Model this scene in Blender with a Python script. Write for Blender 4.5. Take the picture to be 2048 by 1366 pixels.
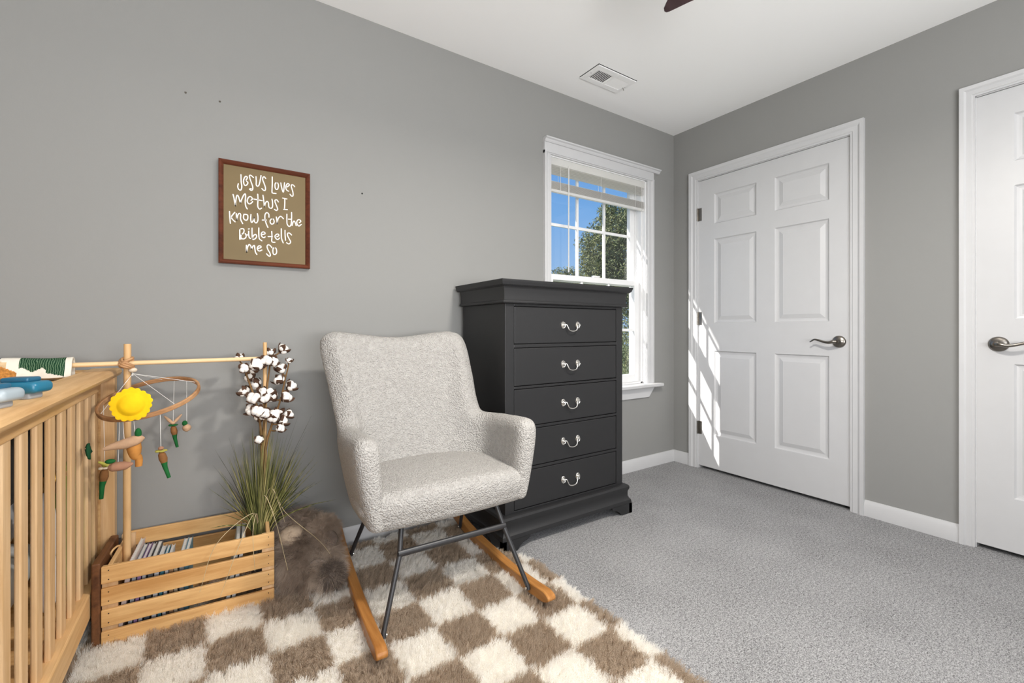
import bpy, bmesh, math, random
import numpy as np
from mathutils import Vector, Matrix
R = math.radians
random.seed(7)
for o in list(bpy.data.objects):
    bpy.data.objects.remove(o)
SC = bpy.context.scene
COL = SC.collection
H = 2.44

# ---------------------------------------------------------------- camera
cam = bpy.data.cameras.new('camera')
cam.sensor_width = 36.0
cam.lens = 893.3 / 2048 * 36
cam.shift_y = -(683 - 657) / 2048
cam.clip_start = 0.02
cam_o = bpy.data.objects.new('camera', cam)
cam_o.location = (-2.8757, -2.1212, 0.9908)
cam_o.rotation_euler = (R(90), 0, R(56.31 - 90))
COL.objects.link(cam_o)
SC.camera = cam_o

# ---------------------------------------------------------------- look
SC.view_settings.view_transform = 'Standard'
SC.view_settings.look = 'None'
SC.view_settings.exposure = -0.08
SC.view_settings.gamma = 1.0
SC.view_settings.use_curve_mapping = False
SC.cycles.max_bounces = 10
SC.cycles.diffuse_bounces = 6
SC.cycles.use_denoising = True

# ---------------------------------------------------------------- sky, sun and added fill lamps
world = bpy.data.worlds.new('sky')
SC.world = world
world.use_nodes = True
wn = world.node_tree.nodes
wl = world.node_tree.links
wn.clear()
w_out = wn.new('ShaderNodeOutputWorld')
w_bg = wn.new('ShaderNodeBackground')
w_tc = wn.new('ShaderNodeTexCoord')
w_sep = wn.new('ShaderNodeSeparateXYZ')
w_cr = wn.new('ShaderNodeValToRGB')
wl.new(w_tc.outputs['Generated'], w_sep.inputs[0])
wl.new(w_sep.outputs['Z'], w_cr.inputs[0])
el = w_cr.color_ramp.elements
el[0].position = 0.0
el[0].color = (0.42, 0.62, 0.90, 1)
el[1].position = 0.5
el[1].color = (0.09, 0.28, 0.74, 1)
e2 = w_cr.color_ramp.elements.new(0.25)
e2.color = (0.20, 0.45, 0.86, 1)
wl.new(w_cr.outputs[0], w_bg.inputs[0])
w_bg.inputs[1].default_value = 1.0
wl.new(w_bg.outputs[0], w_out.inputs[0])


def lamp(name, kind, loc, direction, energy, color=(1, 1, 1), **kw):
    l = bpy.data.lights.new(name, kind)
    l.energy = energy
    l.color = color
    for k, v in kw.items():
        setattr(l, k, v)
    o = bpy.data.objects.new(name, l)
    o.location = loc
    o.rotation_euler = Vector(direction).to_track_quat('-Z', 'Y').to_euler()
    COL.objects.link(o)
    return o


lamp('sun', 'SUN', (-6, 3, 6), (1.0, -0.42, -0.76), 9.0, (1.0, 0.965, 0.91), angle=R(0.5))
# added fill lamp set in an opening of the unseen rear wall
lamp('rear_fill', 'AREA', (-2.6, -3.62, 1.5), (0.0, 1, 0.25), 36.0, (1.0, 0.985, 0.96),
     shape='RECTANGLE', size=2.3, size_y=1.6)
# second added fill lamp, aimed up to brighten the ceiling
lamp('ceiling_fill', 'AREA', (-2.6, -3.50, 1.0), (0.08, 1, 1.25), 96.0, (1.0, 0.985, 0.965),
     shape='RECTANGLE', size=2.2, size_y=0.6)

# ---------------------------------------------------------------- materials


class NT:
    def __init__(s, name):
        s.m = bpy.data.materials.new(name)
        s.m.use_nodes = True
        s.t = s.m.node_tree
        s.t.nodes.clear()
        s.out = s.n('ShaderNodeOutputMaterial')
        s.b = s.n('ShaderNodeBsdfPrincipled')
        s.l(s.b.outputs[0], s.out.inputs[0])

    def n(s, k, **kw):
        x = s.t.nodes.new(k)
        for a, v in kw.items():
            setattr(x, a, v)
        return x

    def l(s, a, b):
        s.t.links.new(a, b)

    def coord(s, scale=(1, 1, 1), kind='Object'):
        tc = s.n('ShaderNodeTexCoord')
        mp = s.n('ShaderNodeMapping')
        mp.inputs['Scale'].default_value = scale
        s.l(tc.outputs[kind], mp.inputs[0])
        return mp.outputs[0]

    def noise(s, vec, scale, detail=3, rough=0.5):
        x = s.n('ShaderNodeTexNoise')
        x.inputs['Scale'].default_value = scale
        x.inputs['Detail'].default_value = detail
        x.inputs['Roughness'].default_value = rough
        s.l(vec, x.inputs['Vector'])
        return x.outputs['Fac']

    def ramp(s, fac, stops):
        x = s.n('ShaderNodeValToRGB')
        e = x.color_ramp.elements
        while len(e) < len(stops):
            e.new(0.5)
        for i, (p, c) in enumerate(stops):
            e[i].position = p
            e[i].color = (*c, 1)
        s.l(fac, x.inputs[0])
        return x.outputs[0]

    def bump(s, fac, strength, dist=0.01, prev=None):
        x = s.n('ShaderNodeBump')
        x.inputs['Strength'].default_value = strength
        x.inputs['Distance'].default_value = dist
        s.l(fac, x.inputs['Height'])
        if prev is not None:
            s.l(prev, x.inputs['Normal'])
        s.l(x.outputs[0], s.b.inputs['Normal'])
        return x.outputs[0]

    def set(s, color=None, rough=None, metal=None, spec=None):
        if color is not None:
            s.b.inputs['Base Color'].default_value = (*color, 1)
        if rough is not None:
            s.b.inputs['Roughness'].default_value = rough
        if metal is not None:
            s.b.inputs['Metallic'].default_value = metal
        if spec is not None:
            s.b.inputs['Specular IOR Level'].default_value = spec
        return s


def S(r, g, b):
    f = lambda v: (v / 255 / 12.92) if v / 255 <= 0.04045 else ((v / 255 + 0.055) / 1.055) ** 2.4
    return (f(r), f(g), f(b))


def plain(name, color, rough=0.5, metal=0.0, spec=0.5, var=0.06, scale=30, bump=0.0):
    t = NT(name).set(color, rough, metal, spec)
    v = t.coord()
    f = t.noise(v, scale)
    c = t.ramp(f, [(0.3, tuple(x * (1 - var) for x in color)), (0.7, tuple(min(1, x * (1 + var)) for x in color))])
    t.l(c, t.b.inputs['Base Color'])
    if bump:
        t.bump(f, bump, 0.005)
    return t.m


def wood(name, c1, c2, axis='x', rough=0.5, fine=70, spec=0.35):
    t = NT(name).set(c1, rough, 0, spec)
    sc = {'x': (0.06, 1, 1), 'y': (1, 0.06, 1), 'z': (1, 1, 0.06)}[axis]
    v = t.coord(sc)
    f = t.noise(v, fine, 4, 0.6)
    g = t.noise(v, fine * 0.2, 2)
    m = t.n('ShaderNodeMath', operation='ADD')
    m2 = t.n('ShaderNodeMath', operation='MULTIPLY')
    m2.inputs[1].default_value = 0.5
    t.l(f, m.inputs[0])
    t.l(g, m.inputs[1])
    t.l(m.outputs[0], m2.inputs[0])
    c = t.ramp(m2.outputs[0], [(0.36, c2), (0.6, c1)])
    t.l(c, t.b.inputs['Base Color'])
    t.bump(f, 0.08, 0.002)
    return t.m


M = {}
# walls: grey paint with a faint roller texture
t = NT('grey_wall_paint').set((0.262, 0.261, 0.252), 0.75, 0, 0.25)
t.bump(t.noise(t.coord(), 220, 2), 0.05, 0.002)
M['wall'] = t.m
t = NT('ceiling_paint').set((0.925, 0.925, 0.92), 0.9, 0, 0.2)
t.bump(t.noise(t.coord(), 160, 2), 0.04, 0.002)
M['ceil'] = t.m
M['white'] = plain('white_trim_paint', (0.54, 0.54, 0.545), 0.38, 0, 0.45, 0.01, 12)
M['vinyl'] = plain('white_vinyl', (0.78, 0.78, 0.78), 0.35, 0, 0.45, 0.01, 12)
t = NT('blind_slat_white').set((0.88, 0.87, 0.85), 0.5, 0, 0.4)
tl = t.n('ShaderNodeBsdfTranslucent')
tl.inputs['Color'].default_value = (0.9, 0.89, 0.87, 1)
ms = t.n('ShaderNodeMixShader')
ms.inputs[0].default_value = 0.5
t.l(t.b.outputs[0], ms.inputs[1])
t.l(tl.outputs[0], ms.inputs[2])
t.l(ms.outputs[0], t.out.inputs[0])
M['slat'] = t.m
# carpet
t = NT('grey_carpet').set((0.5, 0.5, 0.5), 0.95, 0, 0.1)
v = t.coord()
n1 = t.noise(v, 260, 4, 0.75)
n2 = t.noise(v, 3.0, 3, 0.6)
n3 = t.noise(v, 95, 3, 0.7)
a1 = t.n('ShaderNodeMath', operation='MULTIPLY')
a1.inputs[1].default_value = 0.70
t.l(n1, a1.inputs[0])
a2 = t.n('ShaderNodeMath', operation='MULTIPLY_ADD')
a2.inputs[1].default_value = 0.07
t.l(n2, a2.inputs[0])
t.l(a1.outputs[0], a2.inputs[2])
a3 = t.n('ShaderNodeMath', operation='MULTIPLY_ADD')
a3.inputs[1].default_value = 0.23
t.l(n3, a3.inputs[0])
t.l(a2.outputs[0], a3.inputs[2])
c = t.ramp(a3.outputs[0], [(0.39, (0.075, 0.073, 0.073)), (0.485, (0.32, 0.318, 0.32)), (0.585, (0.60, 0.597, 0.60))])
t.l(c, t.b.inputs['Base Color'])
b1 = t.bump(n1, 0.7, 0.012)
t.bump(n3, 0.35, 0.012, b1)
M['carpet'] = t.m
# black painted dresser
t = NT('black_lacquer').set((0.014, 0.014, 0.015), 0.45, 0, 0.5)
t.bump(t.noise(t.coord((1, 1, 1)), 300, 2), 0.02, 0.001)
M['black'] = t.m
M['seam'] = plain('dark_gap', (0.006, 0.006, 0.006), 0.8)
M['nickel'] = plain('satin_nickel', (0.80, 0.78, 0.74), 0.24, 1.0, 0.5, 0.02)
M['pewter'] = plain('brushed_pewter', (0.235, 0.215, 0.19), 0.28, 1.0, 0.5, 0.03)
M['pine_x'] = wood('pine_x', S(214, 172, 116), S(182, 134, 78), 'x')
M['pine_y'] = wood('pine_y', S(218, 180, 130), S(190, 146, 94), 'y')
M['pine_z'] = wood('pine_z', S(220, 187, 146), S(194, 155, 108), 'z')
M['dowel_x'] = wood('dowel_x', S(228, 196, 152), S(208, 170, 120), 'x')
M['dowel_z'] = wood('dowel_z', S(220, 184, 136), S(196, 154, 104), 'z')
M['rocker'] = wood('honey_wood', S(184, 130, 72), S(150, 98, 48), 'y', 0.35)
M['darkwood'] = wood('dark_walnut', S(112, 72, 42), S(72, 42, 22), 'y', 0.55)
M['framewood'] = wood('mahogany', S(100, 52, 34), S(66, 32, 20), 'x', 0.4)
M['metal_black'] = plain('black_steel', (0.022, 0.022, 0.024), 0.42, 0.0, 0.5)
M['mobilewood'] = wood('hoop_wood', S(190, 146, 104), S(150, 106, 68), 'x', 0.6)
# boucle
t = NT('cream_boucle').set((0.78, 0.75, 0.70), 0.95, 0, 0.1)
v = t.coord()
vo = t.n('ShaderNodeTexVoronoi')
vo.inputs['Scale'].default_value = 190
t.l(v, vo.inputs['Vector'])
n1 = t.noise(v, 60, 4, 0.7)
c = t.ramp(n1, [(0.3, (0.355, 0.34, 0.32)), (0.65, (0.43, 0.415, 0.393))])
t.l(c, t.b.inputs['Base Color'])
inv = t.n('ShaderNodeMath', operation='SUBTRACT')
inv.inputs[0].default_value = 1.0
t.l(vo.outputs['Distance'], inv.inputs[1])
b1 = t.bump(inv.outputs[0], 0.8, 0.006)
t.bump(n1, 0.5, 0.010, b1)
M['boucle'] = t.m
M['glass'] = None
t = NT('window_glass')
t.t.nodes.remove(t.b)
tr = t.n('ShaderNodeBsdfTransparent')
gl = t.n('ShaderNodeBsdfGlossy')
gl.inputs['Roughness'].default_value = 0.02
mx = t.n('ShaderNodeMixShader')
mx.inputs[0].default_value = 0.04
t.l(tr.outputs[0], mx.inputs[1])
t.l(gl.outputs[0], mx.inputs[2])
t.l(mx.outputs[0], t.out.inputs[0])
M['glass'] = t.m

# ---------------------------------------------------------------- mesh helpers


class MB:
    def __init__(s):
        s.v = []
        s.f = []

    def add(s, vs, fs):
        n = len(s.v)
        s.v += [tuple(map(float, p)) for p in vs]
        s.f += [tuple(i + n for i in q) for q in fs]
        return s

    def box(s, x0, x1, y0, y1, z0, z1):
        x0, x1 = sorted((x0, x1)); y0, y1 = sorted((y0, y1)); z0, z1 = sorted((z0, z1))
        return s.add([(x0, y0, z0), (x1, y0, z0), (x1, y1, z0), (x0, y1, z0), (x0, y0, z1), (x1, y0, z1), (x1, y1, z1), (x0, y1, z1)],
                     [(0, 3, 2, 1), (4, 5, 6, 7), (0, 1, 5, 4), (1, 2, 6, 5), (2, 3, 7, 6), (3, 0, 4, 7)])

    def tube(s, pts, rad, n=12, cap=True, flat=1.0):
        pts = [Vector(p) for p in pts]
        if not hasattr(rad, '__len__'):
            rad = [rad] * len(pts)
        base = len(s.v)
        up = None
        for i, p in enumerate(pts):
            a = pts[max(0, i - 1)]
            b = pts[min(len(pts) - 1, i + 1)]
            d = (b - a).normalized()
            if up is None:
                up = Vector((0, 0, 1)) if abs(d.z) < 0.9 else Vector((1, 0, 0))
            sx = d.cross(up)
            if sx.length < 1e-6:
                sx = d.orthogonal()
            sx.normalize()
            up = sx.cross(d).normalized()
            for k in range(n):
                an = 2 * math.pi * k / n
                s.v.append(tuple(p + sx * math.cos(an) * rad[i] + up * math.sin(an) * rad[i] * flat))
        m = len(pts)
        for i in range(m - 1):
            for k in range(n):
                a = base + i * n + k
                b = base + i * n + (k + 1) % n
                s.f.append((a, b, b + n, a + n))
        if cap:
            s.f.append(tuple(base + k for k in range(n))[::-1])
            s.f.append(tuple(base + (m - 1) * n + k for k in range(n)))
        return s

    def lathe(s, prof, c=(0, 0, 0), axis='z', n=24):
        base = len(s.v)
        c = Vector(c)
        for r, h in prof:
            for k in range(n):
                a = 2 * math.pi * k / n
                u, w = r * math.cos(a), r * math.sin(a)
                p = {'z': (u, w, h), 'x': (h, u, w), 'y': (w, h, u)}[axis]
                s.v.append(tuple(c + Vector(p)))
        for i in range(len(prof) - 1):
            for k in range(n):
                a = base + i * n + k
                b = base + i * n + (k + 1) % n
                s.f.append((a, b, b + n, a + n))
        s.f.append(tuple(base + k for k in range(n))[::-1])
        s.f.append(tuple(base + (len(prof) - 1) * n + k for k in range(n)))
        return s

    def ball(s, c, r, nu=14, nv=9, rot=None):
        if not hasattr(r, '__len__'):
            r = (r, r, r)
        c = Vector(c)
        base = len(s.v)
        for j in range(nv + 1):
            th = math.pi * j / nv
            for k in range(nu):
                ph = 2 * math.pi * k / nu
                p = Vector((r[0] * math.sin(th) * math.cos(ph), r[1] * math.sin(th) * math.sin(ph), r[2] * math.cos(th)))
                if rot is not None:
                    p = rot @ p
                s.v.append(tuple(c + p))
        for j in range(nv):
            for k in range(nu):
                a = base + j * nu + k
                b = base + j * nu + (k + 1) % nu
                s.f.append((a, a + nu, b + nu, b))
        return s

    def rbox(s, c, half, r, n=6, warp=None):
        """box with rounded edges, made from a subdivided cube"""
        c = Vector(c)
        idx = {}
        inner = [max(h - r, 1e-4) for h in half]
        N = n * 2 + 2

        def coord(i, ax):
            # n steps on each rounded end, flat middle in 2 steps
            if i <= n:
                tt = i / n
                return -inner[ax] - r * math.cos(tt * math.pi / 2) if r else -half[ax]
            tt = (N - i) / n
            if i >= N - n:
                return inner[ax] + r * math.cos(tt * math.pi / 2)
            return 0.0

        def vert(i, j, k):
            key = (i, j, k)
            if key in idx:
                return idx[key]
            p = Vector((coord(i, 0), coord(j, 1), coord(k, 2)))
            q = Vector([max(-inner[a], min(inner[a], p[a])) for a in range(3)])
            d = p - q
            if d.length > 1e-9:
                d = d.normalized() * r
            w = q + d
            if warp:
                w = Vector(warp(w))
            idx[key] = len(s.v)
            s.v.append(tuple(c + w))
            return idx[key]
        for i in range(N):
            for j in range(N):
                s.f.append((vert(i, j, 0), vert(i, j + 1, 0), vert(i + 1, j + 1, 0), vert(i + 1, j, 0)))
                s.f.append((vert(i, j, N), vert(i + 1, j, N), vert(i + 1, j + 1, N), vert(i, j + 1, N)))
                s.f.append((vert(i, 0, j), vert(i + 1, 0, j), vert(i + 1, 0, j + 1), vert(i, 0, j + 1)))
                s.f.append((vert(i, N, j), vert(i, N, j + 1), vert(i + 1, N, j + 1), vert(i + 1, N, j)))
                s.f.append((vert(0, i, j), vert(0, i, j + 1), vert(0, i + 1, j + 1), vert(0, i + 1, j)))
                s.f.append((vert(N, i, j), vert(N, i + 1, j), vert(N, i + 1, j + 1), vert(N, i, j + 1)))
        return s

    def prism(s, poly, a0, a1, axis):
        """extrude a 2D polygon along an axis: x -> (a, p0, p1), y -> (p0, a, p1), z -> (p0, p1, a)"""
        mk = {'x': lambda p, a: (a, p[0], p[1]), 'y': lambda p, a: (p[0], a, p[1]), 'z': lambda p, a: (p[0], p[1], a)}[axis]
        n = len(poly)
        vs = [mk(p, a0) for p in poly] + [mk(p, a1) for p in poly]
        fs = [tuple(range(n))[::-1], tuple(range(n, 2 * n))] + [(i, (i + 1) % n, (i + 1) % n + n, i + n) for i in range(n)]
        return s.add(vs, fs)

    def rot(s, ang, c, axis='Z', start=0):
        m = Matrix.Rotation(ang, 3, axis)
        c = Vector(c)
        for i in range(start, len(s.v)):
            s.v[i] = tuple(c + m @ (Vector(s.v[i]) - c))
        return s

    def build(s, name, mat, parent=None, smooth=35, bevel=0, sub=0, seg=2):
        me = bpy.data.meshes.new(name)
        off = Vector((0, 0, 0))
        p = parent
        while p is not None:
            off += Vector(p.location)
            p = p.parent
        me.from_pydata([tuple(Vector(q) - off) for q in s.v], [], s.f)
        bm = bmesh.new()
        bm.from_mesh(me)
        bmesh.ops.recalc_face_normals(bm, faces=bm.faces)
        bm.to_mesh(me)
        bm.free()
        if smooth:
            me.shade_smooth()
            if smooth < 180:
                me.set_sharp_from_angle(angle=R(smooth))
        if mat:
            me.materials.append(mat)
        o = bpy.data.objects.new(name, me)
        COL.objects.link(o)
        if parent is not None:
            o.parent = parent
        if bevel:
            b = o.modifiers.new('bevel', 'BEVEL')
            b.width = bevel
            b.segments = seg
            b.limit_method = 'ANGLE'
            b.angle_limit = R(40)
        if sub:
            m = o.modifiers.new('sub', 'SUBSURF')
            m.levels = sub
            m.render_levels = sub
        return o


def thing(name, loc, label, cat, group=None):
    o = bpy.data.objects.new(name, None)
    o.empty_display_size = 0.05
    o.location = loc
    COL.objects.link(o)
    return tag(o, label, cat, group)


def tag(o, label, cat, group=None, kind=None):
    o['label'] = label
    o['category'] = cat
    if group:
        o['group'] = group
    if kind:
        o['kind'] = kind
    return o


def struct(o, label=None, cat=None):
    o['kind'] = 'structure'
    if label:
        o['label'] = label
    if cat:
        o['category'] = cat
    return o


def smoothline(pts, n=6):
    """Catmull-Rom through the points"""
    P = [np.array(p, float) for p in pts]
    if len(P) < 3:
        return [tuple(P[0] + (P[1] - P[0]) * k / n) for k in range(n + 1)]
    Q = [2 * P[0] - P[1]] + P + [2 * P[-1] - P[-2]]
    out = []
    for i in range(1, len(Q) - 2):
        a, b, c, d = Q[i - 1], Q[i], Q[i + 1], Q[i + 2]
        for k in range(n):
            u = k / n
            out.append(tuple(0.5 * (2 * b + (c - a) * u + (2 * a - 5 * b + 4 * c - d) * u * u + (3 * b - a - 3 * c + d) * u ** 3)))
    out.append(tuple(P[-1]))
    return out


# ================================================================ ROOM SHELL
WX0, WX1, WZ0, WZ1 = -1.205, -0.31, 0.60, 2.047     # window opening
m = MB()
m.box(-4.3, WX0, 0, 0.14, -0.1, H + 0.1)
m.box(WX1, 0.16, 0, 0.14, -0.1, H + 0.1)
m.box(WX0, WX1, 0, 0.14, -0.1, WZ0 - 0.03)
m.box(WX0, WX1, 0, 0.14, WZ1, H + 0.1)
struct(m.build('wall_back', M['wall'], smooth=0), 'grey painted wall with the window and the framed sign', 'wall')
D1 = (-0.205, -1.124)     # door openings along y
D2 = (-1.601, -2.42)
m = MB()
m.box(0.06, 0.16, -3.7, 0, -0.1, H + 0.1)
m.box(0, 0.06, D1[0], 0, -0.1, H + 0.1)
m.box(0, 0.06, D2[0], D1[1], -0.1, H + 0.1)
m.box(0, 0.06, -3.7, D2[1], -0.1, H + 0.1)
m.box(0, 0.06, D1[1], D1[0], 2.043, H + 0.1)
m.box(0, 0.06, D2[1], D2[0], 2.043, H + 0.1)
struct(m.build('wall_right', M['wall'], smooth=0), 'grey painted wall with the two white doors', 'wall')
m = MB().box(-4.4, -4.3, -3.7, 0.14, -0.1, H + 0.1)
struct(m.build('wall_left', M['wall'], smooth=0), 'grey painted wall beyond the slatted crib', 'wall')
m = MB()
m.box(-4.3, -3.8, -3.7, -3.6, -0.1, H + 0.1)  # these pieces leave an opening made for the added fill lamp
m.box(-1.4, 0.16, -3.7, -3.6, -0.1, H + 0.1)
m.box(-3.8, -1.4, -3.7, -3.6, -0.1, 0.65)
m.box(-3.8, -1.4, -3.7, -3.6, 2.35, H + 0.1)
struct(m.build('wall_front', M['wall'], smooth=0), 'grey painted wall behind the camera', 'wall')
struct(MB().box(-4.3, 0.06, -3.6, 0.0, -0.1, 0).build('floor', M['carpet'], smooth=0), 'light grey carpeted floor', 'floor')
struct(MB().box(-4.3, 0.06, -3.6, 0.0, H, H + 0.1).build('ceiling', M['ceil'], smooth=0), 'smooth white ceiling', 'ceiling')

# baseboards
bprof = [(0, 0), (0.014, 0), (0.014, 0.062), (0.009, 0.074), (0.006, 0.083), (0, 0.083)]
m = MB().prism([(-a, b) for a, b in bprof], -4.3, 0, 'x')
struct(m.build('baseboard_back', M['white']), 'white baseboard under the window wall', 'baseboard')
m = MB()
m.prism([(-a, b) for a, b in bprof], -0.138, 0, 'y')
m.prism([(-a, b) for a, b in bprof], -1.556, -1.185, 'y')
struct(m.build('baseboard_right', M['white']), 'white baseboard beside the white doors', 'baseboard')


# ---------------------------------------------------------------- doors
def casing(name, ya, yb, w, label):
    """door casing round an opening from ya (left) to yb (right), on the wall x = 0"""
    prof = [(0, 0), (0.010, 0), (0.010, 0.15), (0.013, 0.2), (0.013, 0.55), (0.019, 0.7), (0.021, 1.0), (0, 1.0)]
    m = MB()
    top = 2.043

    def ring(f, d):
        return (-d, ya + f * w, 0.0), (-d, ya + f * w, top + f * w), (-d, yb - f * w, top + f * w), (-d, yb - f * w, 0.0)
    n = len(prof)
    vs = []
    for d, f in prof:
        vs += list(ring(f, d))
    fs = []
    for i in range(n):
        j = (i + 1) % n
        for k in range(3):
            fs.append((i * 4 + k, j * 4 + k, j * 4 + k + 1, i * 4 + k + 1))
    fs.append(tuple(i * 4 for i in range(n)))
    fs.append(tuple(i * 4 + 3 for i in range(n)))
    m.add(vs, fs)
    # jamb stop inside the opening
    m.box(0.0, 0.059, ya, ya - 0.004, 0, top)
    m.box(0.0, 0.059, yb, yb + 0.004, 0, top)
    m.box(0.0, 0.059, yb, ya, top - 0.004, top)
    return struct(m.build(name, M['white'], smooth=25), label, 'door casing')


def six_panel_door(name, ya, yb, label, lefts, rights, hinge_left):
    """ya > yb: left and right edges of the slab seen from the room; face at x = 0.002"""
    z0, z1 = 0.021, 2.036
    fx = 0.002
    ys = [ya, lefts[0], lefts[1], rights[0], rights[1], yb]
    rows = [(0.253, 0.836), (1.03, 1.611), (1.716, 1.923)]
    zs = [z0]
    for a, b in rows:
        zs += [a, b]
    zs.append(z1)
    m = MB()
    for i in range(5):
        for j in range(7):
            y0, y1, za, zb = ys[i], ys[i + 1], zs[j], zs[j + 1]
            if i in (1, 3) and j in (1, 3, 5):
                steps = [(0, 0), (0.006, 0.009), (0.014, 0.011), (0.022, 0.0115), (0.046, 0.004), (0.049, 0.004)]
                vs = []
                for ins, dep in steps:
                    vs += [(fx + dep, y0 - ins, za + ins), (fx + dep, y1 + ins, za + ins), (fx + dep, y1 + ins, zb - ins), (fx + dep, y0 - ins, zb - ins)]
                fs = []
                for q in range(len(steps) - 1):
                    for k in range(4):
                        a, b = q * 4 + k, q * 4 + (k + 1) % 4
                        fs.append((a, b, b + 4, a + 4))
                q = (len(steps) - 1) * 4
                fs.append((q, q + 1, q + 2, q + 3))
                m.add(vs, fs)
            else:
                m.add([(fx, y0, za), (fx, y1, za), (fx, y1, zb), (fx, y0, zb)], [(0, 1, 2, 3)])
    # edges and back of the slab
    xb = 0.037
    m.add([(fx, ya, z0), (fx, yb, z0), (fx, yb, z1), (fx, ya, z1), (xb, ya, z0), (xb, yb, z0), (xb, yb, z1), (xb, ya, z1)],
          [(0, 1, 5, 4), (1, 2, 6, 5), (2, 3, 7, 6), (3, 0, 4, 7), (4, 5, 6, 7)])
    bm_o = m
    me = bpy.data.meshes.new(name)
    bm = bmesh.new()
    vv = [bm.verts.new(p) for p in bm_o.v]
    for f in bm_o.f:
        try:
            bm.faces.new([vv[i] for i in f])
        except ValueError:
            pass
    bmesh.ops.remove_doubles(bm, verts=bm.verts, dist=1e-5)
    bmesh.ops.recalc_face_normals(bm, faces=bm.faces)
    bm.to_mesh(me)
    bm.free()
    me.materials.append(M['white'])
    o = bpy.data.objects.new(name, me)
    COL.objects.link(o)
    struct(o, label, 'door')
    return o


def lever(parent, y, z, dirn):
    h = MB()
    h.lathe([(0.0005, 0.0), (0.033, 0.0), (0.033, -0.004), (0.029, -0.009), (0.024, -0.011), (0.014, -0.015), (0.0115, -0.020), (0.0115, -0.048), (0.0005, -0.049)],
            (0.002, y, z), 'x', 28)
    h.build('door_handle', M['pewter'], parent, smooth=50)['label'] = 'pewter lever handle rosette'
    l = MB()
    pts = [(-0.046, 0, 0), (-0.053, 0.012, 0.0), (-0.055, 0.032, -0.005), (-0.054, 0.060, 0.000), (-0.053, 0.088, 0.009), (-0.052, 0.104, 0.010), (-0.051, 0.118, 0.001), (-0.050, 0.126, -0.004)]
    pts = smoothline([(a + 0.002, y + dirn * b, z + c) for a, b, c in pts], 4)
    n = len(pts)
    l.tube(pts, [0.0105 - 0.0075 * (i / (n - 1)) ** 0.8 for i in range(n)], 12)
    lo = l.build('lever', M['pewter'], parent, smooth=60)
    lo['label'] = 'curved pewter lever'


casing('trim_1', D1[0], D1[1], 0.064, 'white casing around the door with the sun patch')
door1 = six_panel_door('door_1', -0.2065, -1.122, 'white six-panel door with the sunlight patch beside the window corner',
                       (-0.326, -0.614), (-0.727, -1.020), True)
lever(door1, -1.069, 0.918, +1)
for z in (1.80, 1.062, 0.288):
    hm = MB()
    hm.tube([(-0.006, -0.2045, z - 0.045), (-0.006, -0.2045, z + 0.045)], 0.0065, 12)
    hm.box(-0.002, 0.001, -0.232, -0.206, z - 0.045, z + 0.045)
    hm.build('hinge', M['pewter'], door1)['label'] = 'metal butt hinge on the left edge'

casing('trim_2', D2[0], D2[1], 0.050, 'white casing around the door cut off by the right edge')
door2 = six_panel_door('door_2', -1.603, -2.418, 'white six-panel door cut off by the right edge of the photo',
                       (-1.719, -1.965), (-2.075, -2.32), False)
lever(door2, -1.673, 0.922, -1)
m = MB().box(-0.0035, -0.0005, -1.6005, -1.590, 0.905, 0.940)
sp = m.build('strike_plate', M['pewter'], door2)
sp['label'] = 'small metal latch strike plate'

# ---------------------------------------------------------------- window
win = MB()
FY0, FY1 = 0.025, 0.135
# vinyl master frame and jamb liners
win.box(WX0, WX0 + 0.028, FY0, FY1, WZ0, WZ1)
win.box(WX1 - 0.028, WX1, FY0, FY1, WZ0, WZ1)
win.box(WX0, WX1, FY0, FY1, WZ1 - 0.03, WZ1)
win.box(WX0, WX1, FY0, FY1, WZ0 - 0.03, WZ0 + 0.012)
win.box(WX0, WX0 + 0.018, 0.0, FY0, WZ0, WZ1)
win.box(WX1 - 0.012, WX1, 0.0, FY0, WZ0, WZ1)
win.box(WX0, WX1, 0.0, FY0, WZ1 - 0.012, WZ1)
for x in (WX0 + 0.028, WX1 - 0.034):
    win.box(x, x + 0.006, 0.074, 0.080, WZ0, WZ1)
W1 = struct(win.build('window_1', M['vinyl'], smooth=0, bevel=0.0015), 'white double-hung window partly behind the black dresser', 'window')


def sash(y0, y1, z0, z1, top, bot, name):
    x0, x1 = WX0 + 0.029, WX1 - 0.029
    st = 0.048
    m = MB()
    m.box(x0, x0 + st, y0, y1, z0, z1)
    m.box(x1 - st, x1, y0, y1, z0, z1)
    m.box(x0 + st, x1 - st, y0, y1, z0, z0 + bot)
    m.box(x0 + st, x1 - st, y0, y1, z1 - top, z1)
    s = m.build(name, M['vinyl'], W1, smooth=0, bevel=0.003)
    s['label'] = 'white vinyl sash'
    gx0, gx1, gz0, gz1 = x0 + st, x1 - st, z0 + bot, z1 - top
    ym = (y0 + y1) / 2
    g = MB()
    for k in (1, 2):
        xm = gx0 + (gx1 - gx0) * k / 3
        g.box(xm - 0.009, xm + 0.009, ym - 0.006, ym + 0.006, gz0, gz1)
    zm = (gz0 + gz1) / 2
    g.box(gx0, gx1, ym - 0.0058, ym + 0.0058, zm - 0.009, zm + 0.009)
    g.build('muntin_grid', M['vinyl'], s, smooth=0)
    p = MB().box(gx0 - 0.005, gx1 + 0.005, ym - 0.002, ym + 0.002, gz0 - 0.005, gz1 + 0.005)
    p.build('pane', M['glass'], s, smooth=0)['label'] = 'clear glass'


sash(0.081, 0.112, 1.292, WZ1 - 0.03, 0.04, 0.034, 'upper_sash')
sash(0.040, 0.072, WZ0 + 0.012, 1.330, 0.036, 0.055, 'lower_sash')
# sash lock
MB().rbox((-0.755, 0.052, 1.336), (0.03, 0.012, 0.006), 0.005, 3).build('sash_lock', M['vinyl'], W1)

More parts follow.
